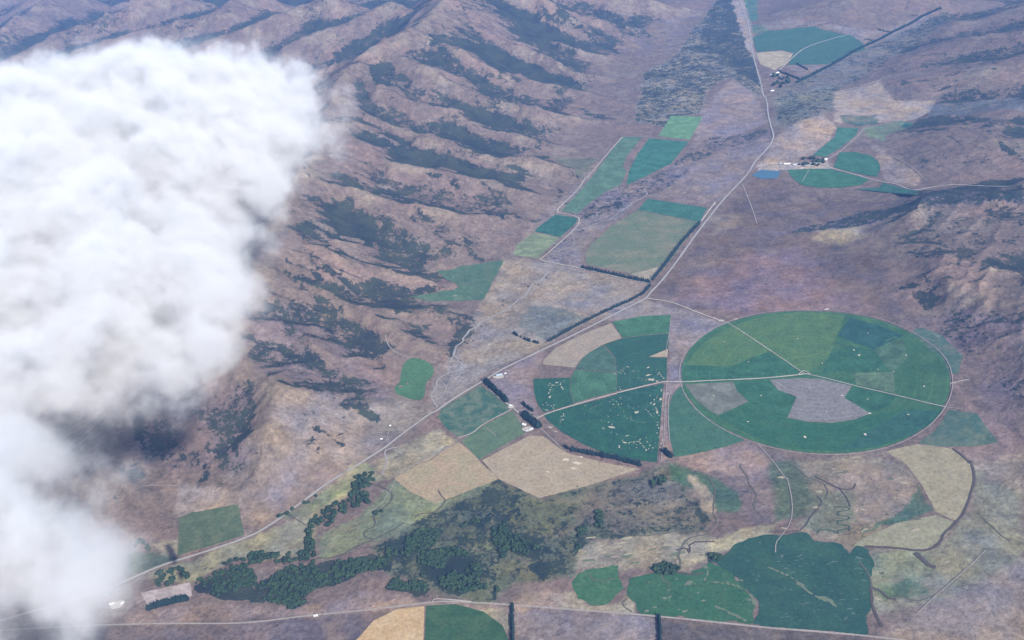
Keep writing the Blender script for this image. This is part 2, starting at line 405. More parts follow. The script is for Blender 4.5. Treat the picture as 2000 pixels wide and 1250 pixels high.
# slope, aspect and concavity
dHy = np.gradient(Hg, axis=0)/(np.gradient(Y0, axis=0)+1e-6); dHx = np.gradient(Hg, axis=1)/(np.gradient(X0, axis=1)+1e-6)
def blur(A, r):
    for ax in (0, 1):
        for _ in range(2):
            C = np.cumsum(np.pad(A, [(r+1, r) if a == ax else (0, 0) for a in (0, 1)], mode='edge'), axis=ax)
            A = (np.take(C, range(2*r+1, C.shape[ax]), ax)-np.take(C, range(0, C.shape[ax]-2*r-1), ax))/(2*r+1)
    return A
conc = (blur(Hg, 12)-Hg)/(np.maximum(Y0, 1500)/3500)        # >0 in gullies
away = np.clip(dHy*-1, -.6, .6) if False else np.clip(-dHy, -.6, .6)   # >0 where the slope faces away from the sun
slope = np.hypot(dHx, dHy)
conc = conc.ravel(); away = away.ravel(); slope = slope.ravel(); U1 = xf/np.maximum(yf, 1250)

col = np.zeros((len(xf), 3)); col[:] = GREYT
scrub = np.zeros(len(xf))
n1 = fbm(xf, yf, 700, 4, 101); n2 = fbm(xf, yf, 160, 4, 103); n3 = fbm(xf, yf, 45, 3, 107)
def lerp(mask, c):
    global col
    col = col*(1-mask[:, None]) + np.array(c)*mask[:, None]
hill = sstep(-20, 60, Hf-8)
base = np.array(BROWN)[None]*(1-n1[:, None])+np.array(PURPLE)[None]*n1[:, None]
col = base.copy()
crest = sstep(2, 14, -conc)*sstep(.42, .62, n2)
lerp(crest*.5*hill, (.25,.20,.135)); lerp(sstep(.55, .75, n2)*.35, (.19,.165,.14)); lerp(sstep(.55, .75, fbm(xf, yf, 260, 4, 131))*.5, (.22, .145, .115))
WX = xf+26*(n2-.5)*2+14*(n3-.5)*2; WY = yf+26*(fbm(xf, yf, 160, 4, 113)-.5)*2+14*(fbm(xf, yf, 45, 3, 117)-.5)*2
wd = np.clip(sdist(xf, yf, WEST), 0, None)
# scrub lives in gullies and on slopes facing away from the sun
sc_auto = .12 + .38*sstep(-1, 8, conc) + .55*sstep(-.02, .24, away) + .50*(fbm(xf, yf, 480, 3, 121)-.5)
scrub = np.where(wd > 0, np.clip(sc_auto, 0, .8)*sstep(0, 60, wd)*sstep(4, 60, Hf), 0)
far = sstep(6500, 11000, yf)*sstep(0, 400, wd); scrub = np.clip(scrub+far*.08, 0, .85)
we = np.maximum(sdist(xf, yf, EAST), sdist(xf, yf, NE))
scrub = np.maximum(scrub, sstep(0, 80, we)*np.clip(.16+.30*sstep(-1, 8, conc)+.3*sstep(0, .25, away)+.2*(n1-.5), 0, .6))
# traced ground cover: outline in photo pixels, colour, feather (m), strength, scrub
ZONES = [
 ([(985,505),(1060,508),(1137,525),(1270,553),(1258,578),(1180,612),(1070,672),(960,728),(860,792),(842,790),(850,740),(890,700),(905,655),(935,610)], (.285,.24,.19), 25, .85, .06),
 ([(1262,585),(1380,440),(1480,340),(1560,372),(1800,385),(1710,430),(1700,470),(1750,560),(1770,635),(1615,604),(1430,622)], PURPLE, 40, .9, .05),
 ([(1300,590),(1450,500),(1560,480),(1640,560),(1700,600),(1450,620)], (.25,.165,.175), 90, .6, .04),
 ([(1600,440),(1690,430),(1690,460),(1640,480),(1590,470)], STRAW, 35, .6, .03),
 ([(1380,420),(1440,420),(1450,440),(1400,455)], TAN, 30, .4, .0),
 ([(1180,380),(1260,385),(1400,300),(1500,262),(1505,280),(1410,390),(1385,402),(1260,385)], (.24,.19,.18), 25, .8, .12),
 ([(1370,220),(1420,160),(1460,148),(1480,190),(1500,240),(1440,262),(1350,290),(1360,250)], (.27,.21,.195), 20, .9, .06),
 ([(1075,305),(1165,310),(1130,350),(1100,320)], PALE, 20, .6, .02),
 ([(1000,500),(1040,430),(1130,350),(1180,300),(1130,420),(1085,480)], (.27,.22,.19), 20, .6, .05),
 ([(1095,395),(1220,365),(1300,330),(1380,270),(1500,250),(1505,262),(1390,300),(1300,370),(1240,390),(1130,460)], (.20,.16,.16), 20, .8, .42),
 ([(1060,510),(1135,430),(1240,395),(1140,480),(1136,522)], (.22,.19,.19), 15, .8, .25),
 ([(880,690),(960,600),(1060,515),(1100,520),(1000,620),(900,720),(860,760)], (.24,.20,.17), 12, .7, .24),
 ([(1030,600),(1080,598),(1150,620),(1070,665),(1010,640)], (.14,.16,.13), 15, .7, .12),
 # manuka flats by the far road
 ([(1405,-10),(1425,-10),(1452,60),(1470,110),(1490,180),(1483,188),(1425,152),(1385,168),(1372,222),(1320,228),(1300,250),(1240,235),(1255,145),(1330,100),(1350,60),(1385,20)], (.24,.22,.17), 12, .85, .44),
 ([(1405,-10),(1425,-10),(1452,60),(1468,110),(1490,170),(1420,130),(1360,100),(1385,20)], (.22,.20,.155), 20, .6, .56),
 ([(1225,60),(1300,22),(1365,28),(1330,85),(1300,110),(1215,105)], (.18,.14,.125), 20, .8, .16),
 ([(1430,0),(1455,0),(1478,120),(1465,105),(1440,40)], (.36,.29,.25), 10, .9, .0),
 ([(1453,-5),(1478,-5),(1482,40),(1466,42)], (.07,.17,.11), 8, .9, .0),
 ([(1466,50),(1500,48),(1506,60),(1474,72)], (.09,.16,.11), 8, .9, .0),
 ([(1515,175),(1550,160),(1700,80),(1850,20),(1870,40),(1700,140),(1640,175),(1560,250),(1515,250)], (.17,.17,.15), 25, .7, .38),
 ([(1520,190),(1640,165),(1630,215),(1560,250),(1510,230)], (.19,.20,.15), 20, .6, .38),
 ([(1480,45),(1560,40),(1700,60),(1830,20),(1850,10),(1690,95),(1560,150),(1540,130),(1690,95),(1660,66),(1590,50),(1500,58)], (.25,.21,.19), 15, .7, .05),
 ([(1505,280),(1560,235),(1605,225),(1640,250),(1590,300),(1540,322),(1475,330)], (.35,.27,.21), 20, .8, .05),
 ([(1475,320),(1540,320),(1620,315),(1630,330),(1540,332),(1480,335)], (.42,.36,.31), 8, .8, .0),
 ([(1630,180),(1720,158),(1745,195),(1830,196),(1820,215),(1780,235),(1715,240),(1630,240)], (.35,.28,.22), 12, .9, .02),
 ([(1640,225),(1715,222),(1715,242),(1680,248),(1650,240)], TEAL, 12, .8, .0),
 ([(1690,250),(1760,236),(1785,240),(1740,262),(1730,275),(1700,268)], (.16,.22,.12), 10, .9, .0),
 ([(1765,240),(1785,240),(1775,250),(1760,250)], (.03,.12,.08), 5, .9, .0),
 ([(1820,205),(2000,190),(2000,215),(1880,225),(1815,228)], (.12,.14,.15), 20, .7, .1),
 ([(1700,275),(1750,310),(1800,345),(1790,365),(1725,350)], (.32,.25,.20), 15, .7, .05),
 ([(1800,385),(1870,368),(2000,366),(2000,400),(1900,400),(1830,395),(1720,430),(1560,455),(1500,460),(1640,425),(1720,410)], (.13,.11,.14), 20, .8, .55),
 ([(1735,640),(1790,640),(1880,700),(1940,820),(2000,870),(2000,620),(1850,600)], (.19,.14,.16), 60, .5, .2),
 ([(1860,740),(1900,790),(1990,860),(2000,880),(1930,860),(1880,800)], (.29,.20,.18), 30, .6, .05),
 ([(1080,588),(1262,585),(1400,628),(1430,630),(1335,700),(1312,616),(1190,625)], (.24,.21,.20), 12, .9, .08),
 ([(1308,616),(1400,640),(1345,695),(1332,745),(1305,745)], (.23,.19,.185), 10, .9, .08),
 ([(1298,745),(1335,747),(1315,770),(1306,800),(1306,870),(1315,893),(1290,905),(1286,850)], (.31,.22,.18), 6, .9, .06),
 ([(945,752),(1060,680),(1060,708),(1040,740),(1045,790),(1060,820),(1015,800)], (.25,.19,.175), 10, .9, .14),
 # foot of the western hills
 ([(400,985),(560,770),(650,765),(760,790),(830,815),(720,890),(620,955),(560,1000),(480,1048)], (.245,.20,.17), 60, .75, .12),
 ([(480,1048),(470,960),(560,900),(650,905),(560,1000)], (.25,.195,.17), 30, .7, .06),
 ([(700,780),(800,770),(850,800),(750,860)], (.22,.20,.17), 30, .6, .1),
 ([(480,610),(600,590),(760,760),(740,800),(600,760),(500,720)], (.15,.12,.15), 60, .45, .34),
 ([(260,780),(420,740),(500,760),(480,900),(380,920),(250,900)], (.16,.12,.15), 50, .4, .3),
 ([(345,940),(465,955),(455,985),(375,1000),(345,1008)], (.34,.27,.22), 15, .85, .03),
 ([(300,1055),(345,1052),(345,1078),(322,1083)], STRAW, 6, .9, .0),
 ([(200,1080),(300,1070),(345,1088),(270,1118),(200,1110)], (.06,.11,.06), 15, .8, .15),
 # river flats, lower left
 ([(290,1115),(480,1058),(600,1000),(700,905),(720,905),(745,940),(700,960),(620,1010),(600,1085),(450,1090),(380,1130),(290,1130)], (.29,.27,.16), 12, .9, .08),
 ([(540,1010),(600,985),(690,925),(720,905),(740,915),(690,960),(600,1010)], (.16,.20,.11), 12, .7, .1),
 ([(615,1050),(700,1010),(745,965),(800,910),(900,930),(972,937),(880,990),(845,1010),(700,1070),(640,1092),(618,1088)], (.19,.22,.12), 12, .9, .04),
 ([(735,905),(790,860),(850,835),(890,862),(830,900),(780,930),(750,940)], (.34,.29,.18), 12, .8, .16),
 ([(835,840),(860,838),(895,862),(830,895),(800,905)], STRAW, 8, .8, .05),
 ([(860,990),(972,937),(1052,975),(1150,948),(1300,910),(1340,925),(1350,970),(1380,1010),(1370,1040),(1150,1050),(1130,1120),(1000,1140),(960,1180),(760,1120),(720,1070)], (.115,.13,.075), 15, .95, .37),
 ([(1150,960),(1300,915),(1350,960),(1370,1030),(1200,1040),(1120,1010)], (.145,.125,.10), 30, .8, .22),
 ([(1000,1040),(1120,1020),(1140,1080),(1060,1140),(960,1120)], (.125,.12,.07), 20, .5, .4),
 ([(1480,870),(1540,890),(1500,1020),(1440,1040),(1400,1030),(1330,910),(1360,900)], (.17,.13,.12), 15, .85, .15),
 ([(1290,900),(1315,893),(1470,865),(1510,900),(1480,930),(1380,920)], (.28,.20,.165), 15, .8, .08),
 ([(1305,905),(1380,925),(1440,960),(1450,1000),(1400,1000),(1380,960),(1310,930)], (.035,.12,.05), 10, .7, .1),
 ([(1350,925),(1368,930),(1400,985),(1390,1010),(1365,990)], TAN, 6, .9, .0),
 ([(1130,1060),(1250,1045),(1370,1045),(1440,1060),(1390,1090),(1350,1110),(1230,1110),(1130,1105)], (.30,.26,.175), 14, .9, .14),
 ([(1400,1050),(1470,1025),(1510,1025),(1500,1045),(1440,1070),(1395,1075)], (.35,.31,.19), 8, .9, .0),
 ([(1510,900),(1560,900),(1600,960),(1560,1020),(1510,1020)], (.075,.12,.065), 15, .8, .12),
 ([(1550,900),(1680,890),(1760,900),(1800,960),(1770,1000),(1690,1060),(1660,1080),(1560,1040),(1590,980)], (.24,.20,.14), 15, .85, .12),
 ([(1600,940),(1700,910),(1780,940),(1790,980),(1720,1000),(1660,1040),(1640,990)], (.28,.215,.165), 20, .7, .06),
 ([(1560,1000),(1600,960),(1660,960),(1670,1020),(1640,1050),(1580,1040)], (.15,.17,.11), 12, .7, .2),
 ([(1790,950),(1820,1000),(1760,1020),(1690,1040),(1665,1070),(1690,1040),(1740,1010),(1780,985)], (.045,.11,.065), 6, .85, .0),
 ([(1900,900),(2000,880),(2000,1100),(1850,1180),(1700,1200),(1700,1080),(1830,1070),(1890,1000)], (.21,.205,.145), 20, .9, .04),
 ([(1700,1080),(1800,1080),(1830,1110),(1790,1160),(1710,1150)], (.17,.20,.13), 15, .7, .04),
 ([(1720,1150),(1780,1130),(1830,1150),(1780,1175),(1740,1172)], (.07,.12,.06), 10, .8, .05),
 ([(1900,880),(2000,870),(2000,960),(1930,940)], (.27,.20,.17), 20, .6, .04),
 ([(2000,1085),(1890,1140),(1780,1215),(1700,1250),(1850,1330),(2100,1330),(2100,1080)], (.25,.20,.165), 15, .9, .05),
 # the plain along the lower edge
 ([(380,1180),(560,1190),(700,1155),(960,1175),(1130,1180),(1250,1200),(1000,1182),(850,1178),(600,1205),(240,1222),(240,1190)], (.27,.20,.17), 12, .9, .05),
 ([(1080,1160),(1120,1150),(1150,1180),(1200,1175),(1230,1160),(1250,1200),(1090,1190)], STRAW, 10, .8, .0),
 ([(1010,1165),(1090,1150),(1130,1180),(1000,1185)], (.36,.26,.18), 10, .7, .04),
 ([(270,1160),(372,1136),(376,1165),(270,1190)], (.31,.25,.235), 8, .9, .0),
 ([(150,1225),(430,1222),(600,1207),(850,1180),(700,1260),(600,1400),(0,1400)], (.16,.122,.115), 15, .9, .08),
 ([(430,1222),(600,1207),(760,1190),(700,1260),(500,1300)], (.17,.128,.12), 20, .8, .03),
 ([(1000,1183),(1285,1206),(1285,1400),(1000,1400)], (.24,.195,.18), 10, .9, .02),
 ([(1285,1206),(1570,1233),(1760,1252),(1760,1400),(1285,1400)], (.11,.092,.085), 12, .9, .06),
 ([(880,1180),(1000,1183),(1000,1260),(985,1225),(950,1195)], (.24,.21,.15), 8, .9, .1),
]
for poly, c, fe, st, scd in ZONES:
    P = ground(poly); lo = P.min(0)-fe-60; hi = P.max(0)+fe+60
    k = np.where((xf > lo[0]) & (xf < hi[0]) & (yf > lo[1]) & (yf < hi[1]))[0]
    if not len(k): continue
    m = sstep(-fe, fe, sdist(WX[k], WY[k], P))*st
    n4 = fbm(xf[k], yf[k], 110, 4, 211)[:, None]-.5
    cc = np.array(c)[None]*.84*(.60+.50*n2[k, None]+.28*n3[k, None])*np.c_[1+.55*n4, 1+.25*n4, 1-.45*n4]
    col[k] = col[k]*(1-m[:, None])+cc*m[:, None]; scrub[k] = scrub[k]*(1-m)+scd*m
for pg in WOODPX:
    P = ground(pg); lo = P.min(0)-60; hi = P.max(0)+60
    k = np.where((xf > lo[0]) & (xf < hi[0]) & (yf > lo[1]) & (yf < hi[1]))[0]
    m = sstep(-14, 10, sdist(WX[k], WY[k], P)); scrub[k] = np.maximum(scrub[k], .62*m)
GULLIES = [([(812,182),(884,206)],20),([(917,172),(961,191),(999,196),(1028,201)],30),([(917,215),(946,239),(980,254)],30),([(769,239),(826,254),(865,268),(913,282),(961,302),(1009,306),(1066,306)],26),
 ([(793,285),(836,297),(874,299)],24),([(706,330),(750,364),(788,388),(845,398),(908,419),(980,421),(1042,429)],26),([(975,321),(1028,335)],20),([(1066,311),(1100,325),(1124,345)],12),([(1028,330),(1095,369),(1085,398)],14),
 ([(645,402),(680,395),(682,426)],30),([(706,417),(769,436),(730,474),(788,508),(836,537),(884,541)],40),([(812,417),(865,450)],35),([(836,441),(874,474),(913,484)],12),([(606,498),(658,541),(692,561),(769,575),(836,570),(893,565)],30),
 ([(548,532),(620,556),(678,580),(706,585)],24),([(524,589),(562,628),(572,676),(600,715)],40),([(658,609),(706,652),(749,680)],22),([(788,604),(860,604),(913,628),(880,690)],34),([(917,498),(960,508)],14),
 ([(530,600),(570,650),(600,700),(640,720),(690,750),(700,775)],36),([(680,790),(705,795),(730,815)],26),([(1000,60),(1060,85),(1110,105)],60),([(850,80),(900,130),(960,150),(1010,155)],34),([(1060,10),(1150,50),(1200,100)],110),([(1100,10),(1240,60)],110),
 ([(900,60),(960,110),(985,145)],40),([(620,836),(640,850),(655,865),(675,872)],9),([(655,853),(690,848)],6),([(492,770),(480,810),(455,840),(460,870)],18),([(395,870),(405,900),(400,930)],16),([(500,885),(505,870)],10),([(1000,120),(1060,150),(1120,165)],30),([(1090,180),(1130,175)],30),
 ([(1020,235),(1050,250),(1050,290)],22),([(1140,215),(1190,232)],30),([(840,340),(880,345),(890,370)],18),([(940,350),(985,380),(995,400)],14),([(905,380),(925,410)],12),
 ([(1790,470),(1850,480),(1870,500),(1875,530)],14),([(1780,500),(1850,505)],14),([(1790,540),(1830,555),(1850,545)],10),([(1750,560),(1800,570),(1830,560)],25),([(1830,660),(1850,650)],10),
 ([(1750,165),(1830,155),(1900,130),(1960,110)],14),([(1740,160),(1800,160),(1880,140),(1960,135)],10),([(1780,110),(1860,105)],14),([(1750,195),(1800,190),(1860,165)],12),([(1960,280),(2000,310)],16),([(1860,270),(1880,290),(1860,310)],10)]
for pg, wg in GULLIES:
    P = ground(pg); lo = P.min(0)-wg*3-60; hi = P.max(0)+wg*3+60
    k = np.where((xf > lo[0]) & (xf < hi[0]) & (yf > lo[1]) & (yf < hi[1]))[0]
    if len(k): scrub[k] = np.maximum(scrub[k], .54*sstep(wg*2.4, wg*.2, segdist(WX[k], WY[k], P))*(.2+1.2*n3[k])*(1 if wg > 15 else .85))
me = mesh_np('ground', np.c_[xf, yf, Hf], (lambda r, c: np.c_[r*NUt+c, r*NUt+c+1, (r+1)*NUt+c+1, (r+1)*NUt+c])(*[a.ravel() for a in np.meshgrid(np.arange(len(yv)-1), np.arange(NUt-1), indexing='ij')]))
me.polygons.foreach_set('use_smooth', np.ones(len(me.polygons), bool))
ca = me.attributes.new('cover', 'FLOAT_COLOR', 'POINT'); ca.data.foreach_set('color', np.c_[col, scrub].astype(np.float32).ravel())
t = NT('hill_country')
at = t.n('ShaderNodeAttribute', attribute_name='cover'); C0 = at.outputs['Color']; SCR = at.outputs['Alpha']
v = t.math('MULTIPLY', t.mr(t.noise(55, 7, .72, .3), .28, .72, .55, 1.40), t.mr(t.noise(15, 5, .75), .30, .70, .60, 1.38))
C1 = t.val(C0, v)
C1 = t.mix(t.mr(t.noise(330, 6, .65, .6, 15), .52, .68, 0, .25, True), C1, (.20, .13, .095))
C1 = t.mix(t.mr(t.noise(140, 6, .62, .8, 5), .56, .66, 0, .28, True), C1, (.26, .20, .135))
sn = t.math('ADD', t.math('ADD', t.math('MULTIPLY', t.noise(48, 6, .72, .3, 9), .42), t.math('MULTIPLY', t.noise(15, 4, .75, 0, 4), .34)), t.math('MULTIPLY', t.noise(230, 5, .6, .5, 12), .24))
thr = t.math('SUBTRACT', .632, t.math('MULTIPLY', SCR, .37))
sm = t.mr(t.math('SUBTRACT', sn, thr), -.012, .03, 0, .90, True)
sco = t.mix(t.mr(t.noise(120, 3, .6, 0, 6), .4, .6), (.010, .022, .024), (.028, .042, .030))
C2 = t.mix(sm, C1, sco)
hgt = t.math('ADD', t.math('MULTIPLY', t.noise(38, 7, .68, .4, 3), 1.), t.math('MULTIPLY', sm, .35))
t.done(C2, .95, .1, hgt, 16, .55)
g = link('ground', me, t.m); tag(g, kind='structure')

# ------------------------------------------------------------------ fields
def field(label, px, m, z=.6, cat='field', group=None, jit=0, sm=0, name='field', parent=None):
    P = G(px)
    if sm: P = smooth_closed(P, sm)
    if jit: P = roughen(P, jit, 12)
    o = sheet(name, P, m, z, parent)
    if parent is None: tag(o, label, cat, group)
    return o
PC = np.array([1150., 3111.]); PR = 502.
LC = np.array([573.7, 3182.8]); LR = 519.5
def arc(c, r, a0, a1, n=60): return [(c[0]+r*math.cos(math.radians(a)), c[1]+r*math.sin(math.radians(a))) for a in np.linspace(a0, a1, n)]
piv = empty('pivot_field', (0, 0, 0)); tag(piv, 'largest round pivot irrigated field, full circle cut into green and grey sectors', 'field')
sheet('crop_circle', arc(PC, PR, 0, 358, 150), crop((.030, .098, .050), (.052, .125, .062), .6, 70, 'pivot', (*PC, 52.)), .6, piv)
def part(px, m, z=1.0, par=piv, name='crop_sector', jit=0, sm=0): return field('', px, m, z, jit=jit, name=name, parent=par, sm=sm)
g1 = crop((.054, .122, .052), (.070, .138, .055), .7, 60, 'a', (*PC, 52.)); g2 = crop((.016, .066, .058), None, .3, 60, 'b', (*PC, 52.))
g3 = crop((.020, .082, .046), None, .4, 60, 'c', (*PC, 52.)); g4 = crop((.062, .112, .068), None, .6, 60, 'd')
def ringpx(a0, a1, f, n=14):     # pixels of points on the pivot circle between two bearings, measured in the world
    return None
part([(1341,712),(1352,694),(1375,670),(1402,651),(1430,637),(1470,623),(1510,615),(1560,610),(1610,611),(1650,617),(1634,656),(1618,700),(1580,728),(1571,727),(1500,686),(1424,717)], g1)
part([(1424,717),(1500,688),(1565,728),(1500,738),(1420,741),(1336,745),(1337,714)], g3)
part([(1660,620),(1712,634),(1765,656),(1732,671),(1707,683),(1675,671),(1635,656)], g2)
part([(1622,690),(1660,676),(1707,684),(1733,722),(1668,728),(1640,726),(1605,730)], g3, 1.05)
part([(1668,729),(1745,727),(1749,769),(1672,751)], g4, 1.1)
part([(1708,683),(1732,672),(1764,660),(1772,700),(1748,725),(1734,722)], crop((.040,.090,.055),None,.6,50,'e'), 1.0)
part([(1337,751),(1432,746),(1440,765),(1462,785),(1402,811),(1383,800),(1360,781)], crop((.105,.110,.085), None, .5, 60, 'f'))
part([(1434,746),(1501,743),(1512,757),(1555,775),(1537,816),(1490,803),(1464,785),(1442,765)], g3)
part([(1648,779),(1667,755),(1748,773),(1745,790),(1700,808)], g3, 1.05)
part([(1462,787),(1490,805),(1537,818),(1580,827),(1625,829),(1670,823),(1703,811),(1760,800),(1842,800),(1820,828),(1775,853),(1712,874),(1625,881),(1560,877),(1500,864),(1440,838),(1404,813)], crop((.020,.088,.052),(.030,.100,.056),.7,80,'h',(*PC,52.)), .9)
part([(1770,800),(1838,805),(1815,828),(1775,852),(1700,873),(1640,878),(1700,840)], crop((.018,.072,.056),None,.3,60,'i',(*PC,52.)), 1.2)
part([(1503,742),(1560,739),(1600,740),(1664,754),(1649,777),(1700,808),(1668,820),(1625,826),(1580,824),(1538,816),(1556,775),(1520,762)], crop((.150,.142,.135),(.180,.162,.15),.6,60,'j',(*PC,26.)), 1.1)
spot = plain('bare_gravel', SAND, 6, .8, 1.1)
def blob(px, r, m, z, par, name='bare_patch', sq=1., ang=0.):
    c = ground([px])[0]; out = []
    for k in range(14):
        a = k/14*2*math.pi; q = r*(.7+.6*random.random())
        dx, dy = q*math.cos(a), q*math.sin(a)*sq
        out.append((c[0]+dx*math.cos(ang)-dy*math.sin(ang), c[1]+dx*math.sin(ang)+dy*math.cos(ang)))
    return sheet(name, out, m, z, par, cell=20)
for px, r in [((1770,694),5),((1805,755),5),((1572,854),7),((1690,849),7),((1774,810),4),((1606,710),4),((1668,684),5),((1678,694),6),((1715,722),4),((1745,726),4),((1558,662),3.5),((1695,651),3),((1699,808),6),((1645,773),5),((1415,668),3.5),((1462,707),3.5),((1394,773),3.5),((1487,773),4),((1461,824),4),((1581,759),3),((1695,780),3),((1614,805),3)]:
    blob(px, r, spot, 1.5, piv, sq=.6, ang=random.random()*3)

gravel = plain('gravel', (.42, .38, .32), 8, .7, 1.12); gravel_dim = plain('gravel_dim', (.29, .255, .225), 8, .7, 1.15)
lp = empty('pivot_field', (0, 0, 0)); tag(lp, 'half round pivot field of dark green pasture scattered with pale sandy scars, left of the full circle', 'field')
lrow = (*LC, 52.)
d1 = crop((.018,.075,.056), (.028,.085,.060), .5, 70, 'k', lrow); d2 = crop((.034,.098,.058), None, .5, 70, 'l', lrow)
d3 = crop((.014,.070,.052), (.022,.090,.052), .6, 60, 'm', lrow)
P_ = lambda L: L
part([(1196,629),(1250,618),(1310,615),(1308,651),(1262,654),(1216,660)], crop((.034,.105,.055),None,.5,60,'n'), .8, lp)
part([(1216,661),(1262,655),(1307,652),(1305,681),(1264,698),(1303,699),(1302,743),(1290,744),(1240,757),(1205,764),(1205,730),(1203,700),(1180,673)], d1, .8, lp)
part([(1178,674),(1202,700),(1204,728),(1124,722),(1135,703),(1152,688)], crop((.040,.088,.066),None,.4,60,'o',lrow), .8, lp)
part([(1123,723),(1204,729),(1204,765),(1160,776),(1122,788),(1114,765),(1115,738)], d2, .8, lp)
part([(1042,740),(1114,738),(1113,765),(1121,789),(1062,806),(1050,790),(1043,765)], d3, .8, lp)
part([(1061,810),(1122,793),(1180,778),(1240,761),(1296,749),(1292,800),(1288,850),(1283,903),(1240,899),(1190,890),(1140,868),(1100,846),(1070,822)], d3, .8, lp)
part([(1205,767),(1240,761),(1294,750),(1290,800),(1262,815),(1225,800),(1205,780)], crop((.012,.062,.046),None,.4,50,'p',lrow), 1.1, lp)
part([(1268,697),(1305,682),(1303,697)], plain('bare_tan', TAN, 20), 1.0, lp, 'bare_wedge')
sand = plain('sandy_scar', (.46, .42, .31), 5, .55, 1.2)
for px, r, sq, an in [((1266,733),10,.5,.3),((1273,742),13,.6,-.3),((1283,745),7,.5,0),((1290,780),9,.6,1.2),((1278,790),8,.4,.8),((1284,806),8,.45,1.4),((1243,806),9,.6,0),((1188,825),4,.5,1.2),((1195,835),13,.4,-.5),((1220,865),8,.4,-.5),((1196,888),10,.35,0),((1075,835),11,.3,-.6),((1085,843),8,.3,-.6),((1075,775),5,.6,1),((1292,762),5,.6,1),((1270,773),3,.6,1)]:
    blob(px, r, sand, 1.5, lp, 'sandy_scar', sq, an)
def scar(pts, wd, par=lp, m=sand, z=1.4, name='sandy_scar'):
    for i in range(len(pts)-1):      # a broken chain of bare spots
        (ax, ay), (bx, by) = pts[i], pts[i+1]; L = math.hypot(bx-ax, by-ay); n = max(1, int(L/3.2))
        for k in range(n):
            if random.random() < .25: continue
            f = (k+random.random())/n
            blob((ax+(bx-ax)*f+random.gauss(0, .7), ay+(by-ay)*f+random.gauss(0, .5)), wd*random.uniform(.5, 1.15), m, z+.05*random.random(), par, name, random.uniform(.4, .8), math.atan2(-(by-ay)*1.9, bx-ax))
for cx_, cy_, rx_, ry_, nn in [(1088,750,16,8,14),(1075,790,14,12,14),(1100,815,8,12,8),(1287,790,10,22,26),(1245,870,26,12,22),(1270,735,25,14,24),(1215,725,18,8,9),(1200,790,20,14,12),(1240,805,30,14,10),(1286,860,5,40,14),(1195,840,20,14,8),(1165,810,30,12,8),(1083,840,10,8,7)]:
    for _ in range(nn):
        px = (random.gauss(cx_, rx_*.6), random.gauss(cy_, ry_*.6))
        if px[0] < 1292: blob(px, random.uniform(1.3, 3.8), plain('sandy_scar', (.46,.42,.31), 5, .55, 1.2), 1.5+.02*random.random(), lp, 'sandy_scar', random.uniform(.3, .6), random.uniform(0, 3.1))
for pts, wd in [([(1198,732),(1210,724),(1222,718),(1230,717)],4),([(1230,726),(1247,725)],2.5),([(1260,720),(1270,718),(1280,723)],5),([(1286,728),(1292,735),(1297,739)],5),([(1243,742),(1250,738)],3),
    ([(1206,752),(1210,760),(1215,764)],4),([(1203,780),(1207,790),(1212,797)],2.5),([(1185,808),(1190,818)],2.5),([(1150,800),(1165,793),(1175,790)],2),([(1072,755),(1078,748),(1090,747),(1098,755),(1101,762)],5),
    ([(1076,757),(1073,768),(1072,778)],5),([(1060,790),(1062,800),(1072,803),(1080,798),(1083,790)],3.5),([(1101,805),(1101,820)],4),([(1093,822),(1100,818)],3),([(1216,865),(1217,855),(1228,850)],4),
    ([(1228,865),(1245,863),(1255,870),(1263,880),(1268,876),(1270,867)],3.5),([(1209,877),(1210,868)],4),([(1262,800),(1268,808),(1275,815)],3.5),([(1270,790),(1277,782),(1285,776)],5),([(1283,825),(1285,838)],3.5),([(1296,855),(1290,870)],3),([(1240,812),(1225,818),(1215,810)],2),([(1230,820),(1250,826),(1262,826)],2)]:
    scar(pts, wd)

grpF = None
field('teal green triangular field between the two round fields, narrow end up', [(1334,754),(1350,787),(1390,822),(1430,847),(1454,860),(1420,872),(1350,888),(1317,893),(1313,872),(1305,845),(1305,800),(1312,775),(1322,760)], crop((.036,.105,.072),(.055,.125,.085),.5,50,'q'), jit=2)
field('blue green paddock with mottled grey patches, left of the farm road and its tree row', [(939,752),(962,769),(997,797),(985,808),(960,820),(934,836),(918,848),(893,853),(868,833),(856,815),(862,800),(897,777)], crop((.035,.095,.070),(.13,.16,.13),.7,50,'r'), jit=2)
field('pale green paddock with a small inner fence line, below the farm road', [(934,838),(985,810),(1001,802),(1027,845),(990,866),(935,898),(902,862)], crop((.072,.125,.080),(.10,.15,.09),.6,40,'s'))
tanp = field('dry tan paddock directly below the tree shelterbelt of the half round field', [(941,899),(1035,851),(1060,852),(1106,884),(1180,904),(1250,916),(1150,948),(1052,973),(975,936)], crop((.265,.222,.155),(.31,.26,.18),.6,60,'t'), jit=2)
field('tan brown paddock sloping down to the river flat, with a lone tree at its corner', [(897,864),(938,901),(972,936),(900,965),(850,985),(800,960),(770,935),(825,902)], crop((.285,.225,.15),(.24,.23,.13),.5,90,'u'), .5, jit=5)
field('tan field capped by trees at the top of the half round field', [(1062,703),(1085,680),(1130,656),(1194,631),(1214,660),(1178,673),(1150,689),(1133,703),(1123,718),(1060,712)], crop((.255,.215,.165),(.22,.20,.16),.5,60,'v'))
field('small bright green field tucked against the dark scrub hill', [(800,698),(822,700),(847,713),(847,733),(832,747),(829,775),(818,783),(795,778),(772,768),(770,757),(782,745),(785,715)], crop((.045,.118,.062),(.06,.13,.07),.5,40,'w'), jit=3, sm=1)
field('weedy green rectangle beside the road at the lower left, half under cloud', [(376,1000),(455,986),(464,986),(477,1045),(346,1086),(349,1012)], crop((.062,.100,.060),(.11,.135,.09),.6,50,'x'), jit=3)
